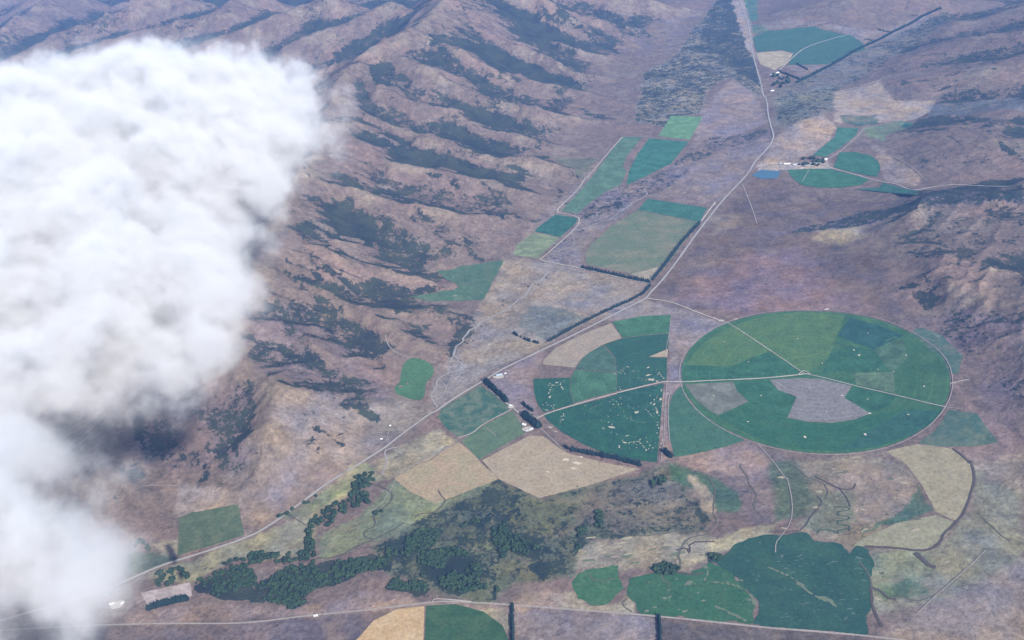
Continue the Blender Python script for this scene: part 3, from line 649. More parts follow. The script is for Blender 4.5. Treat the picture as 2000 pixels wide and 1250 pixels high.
f9 = empty('field', (0, 0, 0)); tag(f9, 'large pale green rectangular field bounded by dark tree rows on two sides', 'field')
part([(1245,411),(1366,434),(1340,468),(1310,508),(1277,546),(1225,533),(1145,517),(1143,495),(1155,478),(1195,440)], crop((.100,.140,.092),(.165,.165,.125),.75,130,'y'), .7, f9, 'pasture')
part([(1265,388),(1381,406),(1367,433),(1246,410)], crop((.028,.105,.078),None,.3,60,'z'), .7, f9, 'crop_strip')
part([(1232,536),(1262,528),(1290,520),(1276,548),(1250,543)], crop((.22,.20,.15),None,.4,60,'aa'), 1.0, f9, 'dry_corner')
field('small dark teal field inside the bend of the pale track', [(1052,443),(1085,419),(1128,426),(1124,437),(1094,463),(1044,452)], crop((.020,.088,.068),None,.3,40,'ab'))
field('pale green field touching the small dark teal one on its lower side', [(1042,454),(1093,464),(1050,505),(1002,498),(1010,478)], crop((.13,.165,.10),None,.5,60,'ac'), jit=2)
field('long grey green strip field between the hills and a pale track', [(1217,267),(1254,268),(1222,308),(1217,325),(1224,335),(1213,360),(1180,376),(1150,398),(1128,417),(1096,412),(1150,353),(1180,313)], crop((.060,.120,.078),None,.5,80,'ad'), jit=2)
field('bright teal field, widest of the three at the head of the strip', [(1268,270),(1345,277),(1310,320),(1280,335),(1224,362),(1228,335),(1246,300)], crop((.026,.110,.080),None,.4,60,'ae'))
field('light green square field topmost of the strip, against dark scrub', [(1311,226),(1373,228),(1347,273),(1286,266)], crop((.085,.185,.095),None,.4,50,'af'))
field('green flat pushing up into the mouth of a hill gully, with pale stream scars', [(985,508),(945,585),(900,588),(845,589),(800,579),(885,567),(897,559),(874,547),(852,530),(900,520),(962,511)], crop((.050,.108,.072),(.09,.14,.10),.6,50,'ag',blotch=.42), .9, jit=5)
ft = empty('pivot_field', (0, 0, 0)); tag(ft, 'farthest round pivot field, teal with a pale wedge, cut by a long tree row', 'field')
part([(1470,74),(1500,61),(1560,54),(1592,52),(1640,66),(1660,68),(1685,84),(1690,96),(1650,113),(1615,126),(1540,127),(1550,104),(1528,98),(1478,102)], crop((.034,.100,.080),(.050,.115,.085),.5,120,'ah'), 1.5, ft)
part([(1476,104),(1527,99),(1549,105),(1537,124),(1512,137),(1485,126)], crop((.26,.23,.16),None,.4,90,'ai'), 1.5, ft)
field('grass strip narrow and dark green above the smaller round field', [(1636,249),(1677,251),(1672,264),(1640,290),(1612,307),(1588,303),(1600,292),(1630,268)], crop((.030,.105,.075),None,.4,60,'aj'), 1.5)
fr = empty('pivot_field', (0, 0, 0)); tag(fr, 'small round green pivot field beside the farmstead and pond, crossed by a pale track', 'field')
part([(1640,298),(1670,297),(1700,304),(1715,315),(1720,328),(1712,346),(1665,337),(1628,327)], crop((.026,.105,.068),None,.3,60,'ak'), 1.5, fr)
part([(1538,332),(1580,330),(1620,330),(1660,340),(1700,351),(1680,362),(1640,367),(1600,367),(1566,362),(1547,347)], crop((.028,.108,.064),None,.3,60,'al'), 1.5, fr)
field('thin dark green wedge field at the foot of the right hand downs', [(1724,357),(1760,367),(1798,374),(1794,382),(1740,377),(1668,370),(1718,366)], crop((.026,.088,.070),None,.3,50,'am'), 1.5)
field('mottled blue green patch outside the upper right rim of the largest circle', [(1785,644),(1800,640),(1835,652),(1880,694),(1872,732),(1852,728),(1840,708),(1812,678),(1780,656)], crop((.052,.110,.098),(.13,.15,.13),.6,40,'an',blotch=.43,bcol=(.3,.3,.26)), jit=4)
field('mottled blue green patch outside the lower right rim of the largest circle', [(1852,800),(1905,806),(1950,864),(1900,872),(1850,873),(1792,866),(1830,838),(1845,815)], crop((.048,.100,.086),(.12,.15,.12),.6,50,'ao',blotch=.43,bcol=(.28,.27,.22)), jit=4)
wet = crop((.018,.062,.052),(.030,.085,.058),.6,110,'ap',blotch=.43,bcol=(.19,.22,.19))
fb = empty('field', (0, 0, 0)); tag(fb, 'broad dark green wet meadow with a straight right edge near the bottom road', 'field')
part([(1385,1095),(1440,1065),(1462,1050),(1500,1045),(1570,1042),(1590,1055),(1640,1065),(1662,1082),(1672,1068),(1690,1075),(1707,1105),(1700,1130),(1697,1238),(1570,1230),(1470,1220),(1480,1180),(1430,1120)], wet, .8, fb, 'wet_meadow', jit=17)
part([(1385,1095),(1430,1120),(1480,1180),(1470,1220),(1300,1203),(1252,1198),(1222,1160),(1228,1128),(1290,1116),(1350,1122)], crop((.026,.090,.048),(.04,.10,.06),.6,70,'aq',blotch=.43,bcol=(.2,.21,.15)), .8, fb, 'green_meadow', jit=17)
for px, r in [((1105,898),14),((1128,905),16),((1120,915),10),((1070,922),7),((1135,893),8)]: blob(px, r, plain('bleached_grass', (.50,.42,.31), 6), 1.3, tanp, 'bleached_patch', .5, -.4)
for _ in range(46):
    px = (random.uniform(1520, 1690), random.uniform(1085, 1215)); blob(px, random.uniform(3, 9), plain('meadow_streak', (.075,.12,.10), 8), 1.3, fb, 'reed_patch', .28, random.uniform(-.2, .15))
for _ in range(16):
    px = (random.uniform(1250, 1450), random.uniform(1130, 1195)); blob(px, random.uniform(3, 9), plain('dry_patch', (.16,.17,.11), 8), 1.3, fb, 'dry_patch', .4, random.uniform(-.3, .3))
for pts, wd in [([(1500,1108),(1520,1116),(1540,1125),(1570,1145)],6),([(1560,1142),(1585,1160),(1600,1168)],8),([(1605,1170),(1618,1172),(1630,1182)],11),([(1365,1098),(1380,1110),(1382,1125),(1375,1135)],6),([(1386,1136),(1440,1144),(1450,1152)],5),([(1400,1185),(1430,1200),(1455,1212)],7),([(1465,1160),(1475,1180)],9),([(1340,1143),(1350,1138)],10)]:
    scar(pts, wd, fb, plain('dry_streak', (.12,.145,.09), 12), 1.5, 'dry_streak')
field('bright green hollow of meadow left of the wet meadow, edged by pale sand', [(1118,1138),(1130,1120),(1160,1113),(1205,1106),(1219,1150),(1200,1170),(1160,1180),(1133,1168)], crop((.034,.105,.052),(.07,.14,.08),.5,40,'ar',blotch=.43,bcol=(.3,.3,.2)), jit=18)
field('golden tan wedge of a round field cut by the bottom of the view', [(829,1184),(826,1290),(650,1290),(700,1246),(730,1212),(775,1190)], crop((.36,.26,.14),(.42,.32,.19),.6,60,'as'))
field('dark green wedge of a round field, right beside the golden one', [(832,1183),(890,1180),(945,1195),(982,1222),(1010,1290),(829,1290)], crop((.026,.075,.036),(.05,.10,.05),.6,80,'at'), .7)
field('straw coloured paddock like a broad tongue, below the circle at right', [(1727,882),(1790,867),(1858,876),(1893,905),(1904,930),(1888,985),(1868,1018),(1828,1000),(1800,948),(1770,908)], crop((.225,.205,.135),(.26,.23,.15),.6,60,'au'), jit=3)
field('grey green paddock between the winding brown creek and the meadow', [(1668,1066),(1690,1050),(1750,1022),(1828,1006),(1866,1022),(1840,1058),(1806,1074),(1740,1068)], crop((.20,.20,.13),(.25,.23,.155),.6,60,'av'), jit=4)
field('pinkish fallow paddock between two dark tree rows at the lower left', [(275,1158),(371,1137),(375,1164),(330,1176),(290,1186)], crop((.30,.25,.235),None,.3,40,'aw'))

# water
t = NT('pond_water'); t.done((.045, .115, .16), .12, .5); pond = sheet('pond', G([(1468,343),(1487,332),(1525,335),(1518,348),(1490,350)]), t.m, 1.6); tag(pond, kind='structure')

# ------------------------------------------------------------------ roads and tracks
seal = plain('chip_seal', (.32, .305, .29), 10, .8, 1.1)
MAIN = [(1443,-10),(1455,30),(1465,65),(1470,105),(1478,135),(1487,165),(1490,185),(1498,195),(1500,225),(1505,245),(1512,265),(1507,280),(1490,300),(1475,315),(1462,338),(1440,362),(1410,393),(1385,425),(1370,444),(1352,468),(1320,514),(1290,552),(1272,570),(1262,583),(1245,592),(1200,614),(1150,640),(1095,667),(1065,681),(1030,698),(1000,712),(975,725),(945,744),(915,761),(880,783),(862,796),(853,803),(840,808),(815,827),(785,848),(755,873),(720,895),(690,915),(655,935),(625,955),(570,995),(540,1018),(505,1040),(470,1055),(420,1072),(370,1088),(330,1100),(290,1115),(240,1138),(170,1165),(80,1190),(-60,1230)]
ribbon('road_shoulder', G(MAIN), 11, plain('verge', (.22, .195, .165), 20), 1.6); ribbon('main_road', G(MAIN), 7, seal, 2.1)
BOT = [(-60,1235),(100,1226),(210,1221),(330,1218),(430,1219),(500,1216),(600,1203),(700,1194),(800,1182),(850,1176),(880,1175),(1000,1182),(1100,1190),(1200,1197),(1290,1205),(1400,1216),(1500,1227),(1570,1232),(1700,1243),(1800,1256)]
ribbon('valley_road', G(BOT), 6, gravel_dim, 1.9)
TRK = [([(1262,583),(1300,588),(1325,595),(1360,610),(1400,624),(1414,630)],7,1),([(1414,630),(1425,632),(1500,682),(1569,729)],4,1),
 ([(1573,731),(1500,739),(1410,743),(1330,747),(1298,746),(1280,750),(1240,759),(1180,775),(1120,792),(1075,806),(1047,818)],6.5,1),
 ([(1573,731),(1600,736),(1667,753),(1745,771),(1800,785),(1848,796)],5,1),
 ([(1216,268),(1200,285),(1170,320),(1140,355),(1110,390),(1083,415),(1105,418),(1128,424),(1132,430),(1128,442),(1110,460),(1085,482),(1060,504),(1052,508),(1085,515),(1137,525),(1200,540),(1268,554)],7,1),
 ([(1216,268),(1250,267),(1290,269),(1345,275)],5,0),
 ([(947,750),(965,770),(1000,796),(1017,810),(1047,818)],5,1),([(1000,800),(960,820),(937,834),(925,846),(895,856)],4,1),([(950,836),(962,845),(970,853)],2.5,0),
 ([(1397,395),(1370,432)],9,1),([(1450,360),(1462,390),(1472,415),(1478,437)],6,0),
 ([(1520,140),(1545,115),(1573,92),(1620,77),(1660,67)],9,1),([(1600,318),(1620,328),(1660,338),(1715,355),(1750,359),(1778,372),(1798,371),(1830,364),(1875,360),(1950,365),(2040,367)],8,1),
 ([(1600,318),(1625,308),(1655,285),(1680,262),(1687,250),(1715,245),(1745,240)],8,0),([(1708,310),(1735,300),(1770,320),(1800,345),(1812,355)],5,0),
 ([(1567,355),(1580,333)],4,0),([(1470,330),(1500,322),(1540,322),(1600,318)],8,0),([(1640,178),(1690,167),(1722,156)],8,1),
 ([(753,655),(755,668),(762,680),(775,690),(790,695),(805,700)],5,0),([(1848,796),(1880,800)],4,0),([(1855,750),(1875,745),(1893,742)],5,1),
 ([(780,925),(815,905),(850,890),(895,862)],4,0),([(755,862),(757,853),(760,836)],3,0),([(1538,934),(1548,980),(1546,1020),(1525,1048),(1515,1060),(1515,1080)],3.8,0),
 ([(1480,868),(1500,890),(1520,915),(1530,930),(1539,938)],3.6,0),([(712,1008),(745,985),(765,955),(775,935)],3,0),([(1925,1075),(1890,1110),(1820,1170),(1790,1200)],3,0),
 ([(845,1176),(848,1170),(880,1172),(920,1176)],4,1),([(1308,862),(1306,830),(1305,800),(1307,770),(1318,752)],4,0),([(1290,905),(1296,870),(1298,830),(1299,790),(1302,750)],3.5,0),
 ([(1298,700),(1307,650),(1311,618)],2.5,0),([(225,1155),(260,1140),(285,1120)],4,0),([(280,950),(300,948),(345,950)],4,0),([(1045,830),(1060,840),(1080,860),(1105,884)],4,0)]
for pts, wd, br in TRK: ribbon('farm_track', G(pts), wd*.82, gravel if br else gravel_dim, 2.6 if br else 2.4, step=10, wob=1.)
ribbon('farm_track', arc(PC, PR+8, 0, 360, 160), 3.2, plain('rim_track', (.27, .235, .21), 12), 2.0, smooth=0)
for k in range(3):   # gravel triangle at the hub
    q = [(1560,731),(1570,724),(1583,731)]; ribbon('farm_track', G([q[k], q[(k+1) % 3]]), 3, gravel, 2.8, smooth=0)
for px, r, sq in [((1408,627),14,.5),((1615,605),12,.6),((1437,624),10,.5),((1395,400),7,1),((1031,839),20,.8),((974,737),24,.6),((998,796),14,.7),((1585,322),60,.5),((1514,147),45,.8),((229,1182),22,.8)]:
    if r: sheet('gravel_yard', [(lambda c: c)(p) for p in [(ground([px])[0][0]+r*math.cos(a)*(.8+.4*random.random()), ground([px])[0][1]+r*sq*math.sin(a)*(.8+.4*random.random())) for a in np.linspace(0, 5.9, 12)]], gravel, 3.0)

# streams
bed = plain('gravel_bed', (.27, .25, .235), 9, .7, 1.15); mud = plain('creek_mud', (.075, .062, .055), 9, .7, 1.2)
for pts, wd in [([(1262,368),(1255,372),(1268,380),(1250,388),(1215,410),(1195,428),(1165,436),(1150,444),(1120,452)],9),
 ([(1120,452),(1118,470),(1125,480),(1100,486),(1088,493),(1096,500)],6),([(1072,528),(1060,545),(1040,558),(1032,575),(1010,590),(985,608),(955,622),(925,642),(903,658),(893,680),(886,695)],15),
 ([(1080,520),(1068,535),(1050,560),(1035,580)],6),([(886,695),(880,705),(900,708),(902,720),(890,728),(870,733)],10),([(886,695),(905,705),(900,722),(880,732)],6),
 ([(870,733),(855,745),(847,760),(843,775),(855,795)],11),([(866,748),(868,762),(858,775),(845,772)],7),([(745,930),(755,915),(757,895),(753,882),(765,874),(775,872)],10)]:
    ribbon('stream_bed', G(pts), wd*.65, bed, 1.2, step=6, wob=14)
for pts, wd in [([(1895,900),(1904,930),(1898,960),(1885,1000),(1868,1022),(1842,1042),(1838,1060),(1822,1073),(1795,1077),(1750,1070),(1690,1068)],8),([(1788,1080),(1805,1095),(1815,1105),(1828,1108)],16),
 ([(1700,1147),(1702,1165),(1704,1185),(1712,1205),(1722,1225)],8),([(1700,1147),(1720,1155),(1732,1168),(1750,1172)],7),([(1860,876),(1880,890),(1893,905)],6),([(1505,1040),(1540,1040),(1570,1035),(1585,1005),(1600,990),(1607,980),(1595,968)],4),
 ([(725,945),(765,960),(766,975),(755,988),(740,998)],4),([(728,1008),(735,1028),(718,1034),(710,1042),(716,1050),(728,1053)],4),([(855,958),(862,970),(872,978),(858,995),(845,1003),(820,1003),(810,1012)],4),
 ([(618,1090),(660,1090),(690,1070),(720,1058),(760,1040),(790,1022)],4),([(560,1003),(580,1015),(600,1027)],3),([(1375,1120),(1345,1125),(1320,1118)],6),([(1320,1075),(1340,1070),(1348,1085),(1345,1060),(1395,1058)],6),
 ([(1590,930),(1620,945),(1640,955),(1665,958),(1672,945)],5),([(1640,955),(1655,975),(1660,990)],4)]:
    ribbon('creek', G(pts), wd, mud, 1.9, step=7, wob=3)
for pts, wd in [([(1380,930),(1395,950),(1400,975),(1392,1000),(1398,1020),(1385,1035)],4),([(1385,1040),(1350,1050),(1330,1062),(1322,1080),(1335,1100),(1325,1118)],5),([(1535,905),(1560,915),(1575,930),(1600,940),(1620,960),(1612,975)],4),
 ([(870,1045),(900,1070),(940,1080),(1000,1090),(1040,1098)],4),([(1130,1050),(1180,1042),(1240,1048),(1300,1040),(1372,1038)],4),([(1450,905),(1460,940),(1478,960),(1470,990),(1490,1010)],4),([(1300,1115),(1290,1130),(1305,1145)],4),([(1230,1165),(1215,1178),(1240,1195)],3),
 ([(1680,1100),(1700,1125),(1702,1147)],5),([(1760,1165),(1790,1175),(1830,1160)],3),([(1920,1010),(1950,1040),(1975,1060)],3),([(820,905),(850,895),(860,880),(880,872)],3),([(1150,1120),(1170,1135),(1205,1130)],3)]:
    ribbon('creek', G(pts), wd, plain('damp_channel', (.10,.095,.07), 9), 1.7, step=6, wob=12)
for _ in range(34):
    px = (random.uniform(1140, 1400), random.uniform(1050, 1102)); kk = random.random() < .5
    blob(px, random.uniform(6, 20), plain('dry_sand', (.32,.28,.19), 9, .7, 1.15) if kk else plain('green_flush', (.11,.14,.085), 9, .7, 1.15), 1.5+.1*random.random(), None, 'dry_patch' if kk else 'green_patch', .22, random.uniform(-.12, .12))
for _ in range(40):
    px = (random.uniform(1520, 1800), random.uniform(905, 1040)); blob(px, random.uniform(5, 16), plain('damp_grass', (.11,.125,.08), 9, .7, 1.15) if random.random() < .6 else plain('dry_sand', (.32,.28,.19), 9), 1.4+.1*random.random(), None, 'grass_patch', .35, random.uniform(-.5, .5))
z_ = [(1630,990)]
for k in range(6): z_ += [(1634+22*(k % 2 == 0), 991+9*k), (1638+22*(k % 2 == 0), 994+9*k), (1634+22*(k % 2 == 0), 998+9*k)]
z_ += [(1625,1035),(1602,1035),(1598,1042)]
ribbon('creek', G(z_), 5, plain('creek_reeds', (.05,.075,.05), 9), 1.9, step=5, wob=2, smooth=2)
for o in list(COL.objects):
    if o.parent is None and o.type == 'MESH' and 'category' not in o and 'kind' not in o: tag(o, kind='structure')

# ------------------------------------------------------------------ trees
def conifer_mesh(seed):
    r = random.Random(seed); V = []; F = []
    n = 9; rings = [(0, .5), (.08, .95), (.22, 1.0), (.42, .84), (.62, .60), (.80, .36), (.93, .16)]
    for h, q in rings:
        for k in range(n):
            a = k/n*6.283+r.random()*.35; rr = q*(.72+.5*r.random())
            V.append((rr*math.cos(a), rr*math.sin(a), h*4+r.uniform(-.12, .12)))
    V.append((0, 0, 4.15)); V.append((0, 0, -.1))
    for i in range(len(rings)-1):
        for k in range(n):
            a, b = i*n+k, i*n+(k+1) % n; F += [(a, b, b+n), (a, b+n, a+n)]
    t0 = (len(rings)-1)*n
    for k in range(n): F.append((t0+k, t0+(k+1) % n, len(V)-2)); F.append(((k+1) % n, k, len(V)-1))
    return np.array(V)*np.array([1, 1, 1]), np.array(F)
def broad_mesh(seed):
    r = random.Random(seed); bm = bmesh.new()
    for k in range(7):
        a = r.random()*6.28; d = 0 if k == 0 else r.uniform(.3, .65); s = r.uniform(.42, .68)
        m = Matrix.Translation((d*math.cos(a), d*math.sin(a), r.uniform(.6, 1.25) if k else .9)) @ Matrix.Diagonal((s, s, s*.85, 1))
        bmesh.ops.create_icosphere(bm, subdivisions=1, radius=1, matrix=m)
    for v in bm.verts: v.co += Vector((r.uniform(-.12, .12), r.uniform(-.12, .12), r.uniform(-.12, .12)))
    bmesh.ops.create_cone(bm, cap_ends=False, segments=6, radius1=.1, radius2=.06, depth=.9, matrix=Matrix.Translation((0, 0, .3)))
    V = np.array([tuple(v.co) for v in bm.verts]); bm.faces.ensure_lookup_table(); bmesh.ops.triangulate(bm, faces=bm.faces[:])
    V = np.array([tuple(v.co) for v in bm.verts]); F = np.array([[l.vert.index for l in f.loops] for f in bm.faces]); bm.free()
    return V, F
def leafmat(key, a, b):
    t = NT(key); c = t.mix(t.mr(t.noise(14, 3, .7), .35, .65), a, b)
    oi = t.n('ShaderNodeObjectInfo'); return t.done(t.val(c, t.mr(oi.outputs['Random'], 0, 1, .75, 1.3)), .9, .1, t.noise(2.5, 3), 1, .6)
pine = leafmat('pine_needles', (.007, .018, .020), (.014, .030, .028)); willow = leafmat('willow_leaves', (.013, .031, .021), (.036, .060, .028)); dk = leafmat('scrub_leaves', (.022, .038, .032), (.045, .065, .042))
CM = [conifer_mesh(s) for s in range(5)]; BM = [broad_mesh(s) for s in range(6)]
CMe = []; BMe = []
for V, F in CM: me = mesh_np('conifer', V, F); me.materials.append(pine); CMe.append(me)
for V, F in BM: me = mesh_np('broadleaf', V, F); me.materials.append(willow); BMe.append(me)
def put(name, me, x, y, z, s, sz, label, group):
    o = bpy.data.objects.new(name, me); COL.objects.link(o); o.location = (x, y, z); o.scale = (s, s, sz); o.rotation_euler = (0, 0, random.random()*6.28)
    tag(o, label, 'tree', group)
def merged(name, items, src, m, **kw):
    Vs = []; Fs = []; n = 0
    for x, y, z, s, sz in items:
        V, F = src[random.randrange(len(src))]; a = random.random()*6.28; ca, sa = math.cos(a), math.sin(a)
        W = np.c_[(V[:, 0]*ca-V[:, 1]*sa)*s+x, (V[:, 0]*sa+V[:, 1]*ca)*s+y, V[:, 2]*sz+z]
        Vs.append(W); Fs.append(F+n); n += len(W)
    if Vs: o = link(name, mesh_np(name, np.vstack(Vs), np.vstack(Fs)), m); tag(o, **kw); return o
def along(px, step, jit=1.5, rows=1, gap=0.):
    P = np.array(G(px)); out = []
    for i in range(len(P)-1):
        L = np.hypot(*(P[i+1]-P[i])); T = (P[i+1]-P[i])/L; N = np.array([-T[1], T[0]])
        for k in range(int(L/step)+1):
            for r_ in range(rows):
                if random.random() < gap: continue
                q = P[i]+T*(k*step)+N*((r_-(rows-1)/2)*6)+np.array([random.uniform(-jit, jit), random.uniform(-jit, jit)]); out.append(q)
    return out
BELTS = [ # pixels, spacing, height, rows, gap, label
 ([(949,747),(966,764),(990,785)],6,19,2,0,'dark conifer in the thick double row beside the farm road junction'),
 ([(1024,812),(1038,824),(1054,836)],6,20,3,0,'dark conifer in the dense block sheltering the farmhouse'),
 ([(1022,790),(1030,797),(1042,805)],8,13,1,.1,'dark conifer in the short loose row above the farmhouse block'),
 ([(1118,880),(1150,887),(1200,896),(1251,910)],8,17,1,0,'dark conifer in the curved row under the half round field'),
 ([(1104,873),(1110,878)],7,13,1,0,'dark conifer at the ragged left end of the curved row'),
 ([(1298,883),(1306,890),(1313,893)],6,16,2,0,'dark conifer in the small clump at the foot of the brown lane'),
 ([(1137,524),(1190,536),(1235,546),(1270,553)],10,16,1,0,'dark conifer in the row closing the foot of the pale rectangular field'),
 ([(1275,547),(1300,516),(1333,472),(1367,436)],11,15,1,0,'dark conifer in the straight row between the pale rectangular field and the main road'),
 ([(1270,558),(1256,574),(1230,588),(1180,610),(1130,635),(1070,668)],10,13,1,0,'dark conifer in the long row on the upper side of the main road'),
 ([(1003,652),(1018,660),(1035,667),(1056,672)],10,12,1,.2,'dark conifer in the broken row standing alone in the pale valley paddock'),
 ([(289,1190),(310,1183),(340,1176),(370,1170)],6,15,2,0,'dark conifer in the row below the pink fallow paddock'),
 ([(1001,1182),(1001,1215),(1002,1260)],6,12,1,0,'dark conifer in the row dropping from the bottom road, left of two'),
 ([(1287,1206),(1289,1235),(1290,1262)],6,12,1,0,'dark conifer in the row dropping from the bottom road, right of two'),
]
nc = 0; rest_c = []
for px, st, ht, rows, gap, lab in BELTS:
    pts = along(px, st, 1.2, rows, gap)
    P = np.array(pts); Z = relief(P[:, 0], P[:, 1])
    grp = lab.replace('dark conifer', 'conifers', 1)
    for (x, y), z in zip(pts, Z):
        h = ht*1.55*random.uniform(.8, 1.12)
        if nc < 300: put('conifer', CMe[random.randrange(5)], x, y, z-.5, h*.27, h/4.1, lab, grp); nc += 1
        else: rest_c.append((x, y, z-.5, h*.27, h/4.1))
for px, st, ht, rows in [([(1556,162),(1600,140),(1680,95),(1745,63),(1800,33),(1838,17)],13,22,2),([(1555,125),(1578,137)],14,18,1),([(1522,140),(1540,147),(1560,155)],12,20,1),([(1715,58),(1742,64)],14,16,1),([(1690,77),(1708,80)],14,14,1),([(1780,29),(1795,32)],14,14,1),([(1558,52),(1583,49)],16,12,1),([(1600,48),(1617,47)],16,12,1)]:
    pts = along(px, st, 3, rows); P = np.array(pts); Z = relief(P[:, 0], P[:, 1])
    rest_c += [(x, y, z-.5, ht*.34, ht*random.uniform(.7, 1.1)/4.1) for (x, y), z in zip(pts, Z)]
merged('conifer_rows', rest_c, CM, pine, label='mass of far conifer rows too many to count beside the far road', cat='trees', kind='stuff')
def clump(px, n, s0, s1):
    P = G(px); Q = np.array(P); lo, hi = Q.min(0), Q.max(0); out = []
    while len(out) < n:
        q = rng.uniform(lo, hi, (n*3, 2)); k = inside(q[:, 0], q[:, 1], P)
        for a in q[k][:n-len(out)]: out.append((a[0], a[1], random.uniform(s0, s1)))
    return out
WOODS = [ # outline, count, radius range, label
 ([(705,920),(730,925),(735,938),(715,955),(720,985),(690,975),(690,940)],50,5,7,'dark willow in the creek-side thicket, top end by the main road'),
 ([(605,1015),(640,995),(690,965),(715,985),(680,1000),(640,1030),(605,1040)],55,5,7,'dark willow in the creek-side thicket where it turns across the green flat'),
 ([(597,1035),(612,1040),(615,1085),(622,1100),(600,1100)],30,5,7,'dark willow in the narrow neck of the creek-side thicket'),
 ([(435,1100),(500,1082),(570,1085),(600,1078),(612,1100),(560,1100),(500,1105),(450,1125)],50,5,7,'dark willow in the band under the tan river flat'),
 ([(538,1012),(560,1008),(590,985),(620,968),(618,978),(580,990),(560,1003)],12,4,5,'round tree in the short row under the main road'),
 ([(300,1125),(330,1110),(365,1100),(362,1115),(340,1125),(375,1122),(372,1132),(310,1150)],35,4.5,7,'dark tree in the hook shaped grove left of the tan river flat'),
 ([(265,1055),(300,1065),(298,1075),(262,1072)],9,4.5,6,'dark tree in the grove against the cloud edge'),
 ([(190,1165),(215,1140),(222,1145),(212,1175),(192,1178)],9,5,6.5,'dark tree behind the pair of white sheds under cloud'),
 ([(1270,940),(1300,930),(1298,945),(1275,950)],9,6,7.5,'dark willow in the rounded clump below the brown lane'),
 ([(727,1000),(735,995),(748,992),(745,1002),(732,1008)],5,4,5,'lone willow by the small meandering creek on the green flat'),
 ([(1510,150),(1540,148),(1542,170),(1512,174)],16,8,11,'dark tree in the round plantation beside the far road'),
 ([(1557,318),(1570,310),(1600,310),(1620,318),(1600,326),(1562,325)],18,6,9,'dark tree sheltering the farmstead by the pond'),
]
nb = 0
for px, n, s0, s1, lab in WOODS:
    it = clump(px, n, s0*1.35, s1*1.6); P = np.array(it); Z = relief(P[:, 0], P[:, 1])
    for (x, y, s), z in zip(it, Z): put('broadleaf_tree', BMe[random.randrange(6)], x, y, z-.5, s, s*1.05, lab, lab.split(' in ')[0].split(' by ')[0]+'s '+' '.join(lab.split()[2:])); nb += 1
woods = []
for px, n in WOODN:
    woods += [w_ for w_ in clump(px, int(n*3.4), 3.0, 8.5) if fbm(np.array([w_[0]]), np.array([w_[1]]), 75, 3, 303)[0] > .40]
P = np.array(woods); Z = relief(P[:, 0], P[:, 1])
merged('river_woodland', [(x, y, z-.5, s, s) for (x, y, s), z in zip(woods, Z)], BM, willow, label='dense dark willow woodland filling the river bottom', cat='woodland', kind='stuff')
# shrubs over the hills: where the ground cover says scrub
k = rng.integers(0, len(xf), 260000); k = k[(np.abs(U1[k]) < .8) & (yf[k] > 1900) & (yf[k] < 7500)]
pk = scrub[k]*(1.1*n3[k]+.35)
k = k[(rng.random(len(k)) < np.clip((pk-.12)*.75, 0, 1)*np.clip((yf[k]/7500)**2.0, .02, 1)*1.0)][:16000]
ico = []
for s in range(3):
    bm = bmesh.new(); bmesh.ops.create_icosphere(bm, subdivisions=1, radius=1); r = random.Random(s)
    for v in bm.verts: v.co *= r.uniform(.65, 1.2)
    ico.append((np.array([tuple(v.co) for v in bm.verts]), np.array([[l.vert.index for l in f.loops] for f in bm.faces]))); bm.free()
jx = rng.uniform(-6, 6, len(k)); jy = rng.uniform(-6, 6, len(k)); Zs = relief(xf[k]+jx, yf[k]+jy)
merged('scrub', [(xf[i]+a, yf[i]+b, z+.3, s, s*.8) for i, a, b, z, s in zip(k, jx, jy, Zs, rng.uniform(2, 5.5, len(k)))], ico, dk, label='dark scrub bushes spread over the hill slopes', cat='scrub', kind='stuff')

# ------------------------------------------------------------------ buildings
wallm = plain('painted_wall', (.55, .53, .50), 3, .9, 1.05); roofw = plain('white_roof', (.62, .63, .64), 3, .9, 1.03, .5); roofg = plain('grey_roof', (.42, .44, .47), 3, .85, 1.05, .5); roofb = plain('blue_roof', (.28, .36, .42), 3, .9, 1.05, .5)
dark = plain('dark_opening', (.03, .03, .035), 3)
def box(V, F, x0, x1, y0, y1, z0, z1):
    n = len(V); V += [(x0,y0,z0),(x1,y0,z0),(x1,y1,z0),(x0,y1,z0),(x0,y0,z1),(x1,y0,z1),(x1,y1,z1),(x0,y1,z1)]
    F += [(n,n+3,n+2,n+1),(n+4,n+5,n+6,n+7),(n,n+1,n+5,n+4),(n+1,n+2,n+6,n+5),(n+2,n+3,n+7,n+6),(n+3,n,n+4,n+7)]
def building(name, label, px, L, W, H, rz, roof, cat, group=None):
    c = ground([px])[0]; z = float(relief(np.array([c[0]]), np.array([c[1]]))[0])
    e = empty(name, (c[0], c[1], z), math.radians(rz)); tag(e, label, cat, group)
    V, F = [], []; box(V, F, -L/2, L/2, -W/2, W/2, -1, H); link('wall', mesh_np('wall', V, F), wallm, e)
    rh = W*.28; o = .5; V = [(-L/2-o,-W/2-o,H-.1),(L/2+o,-W/2-o,H-.1),(L/2+o,W/2+o,H-.1),(-L/2-o,W/2+o,H-.1),(-L/2-o,0,H+rh),(L/2+o,0,H+rh)]
    bm = bmesh.new(); vs = [bm.verts.new(v) for v in V]
    for f in [(0,1,5,4),(2,3,4,5),(0,4,3),(1,2,5),(0,3,2,1)]: bm.faces.new([vs[i] for i in f])
    me = bpy.data.meshes.new('roof'); bm.to_mesh(me); bm.free(); link('roof', me, roof, e)
    V, F = [], []; box(V, F, -1.2, 1.2, -W/2-.06, -W/2, 0, H*.75); link('door', mesh_np('door', V, F), dark, e)
    for sx in (-.32, .32):
        V, F = [], []; box(V, F, L*sx-.9, L*sx+.9, -W/2-.05, -W/2, H*.35, H*.75); link('window', mesh_np('window', V, F), dark, e)
    return e
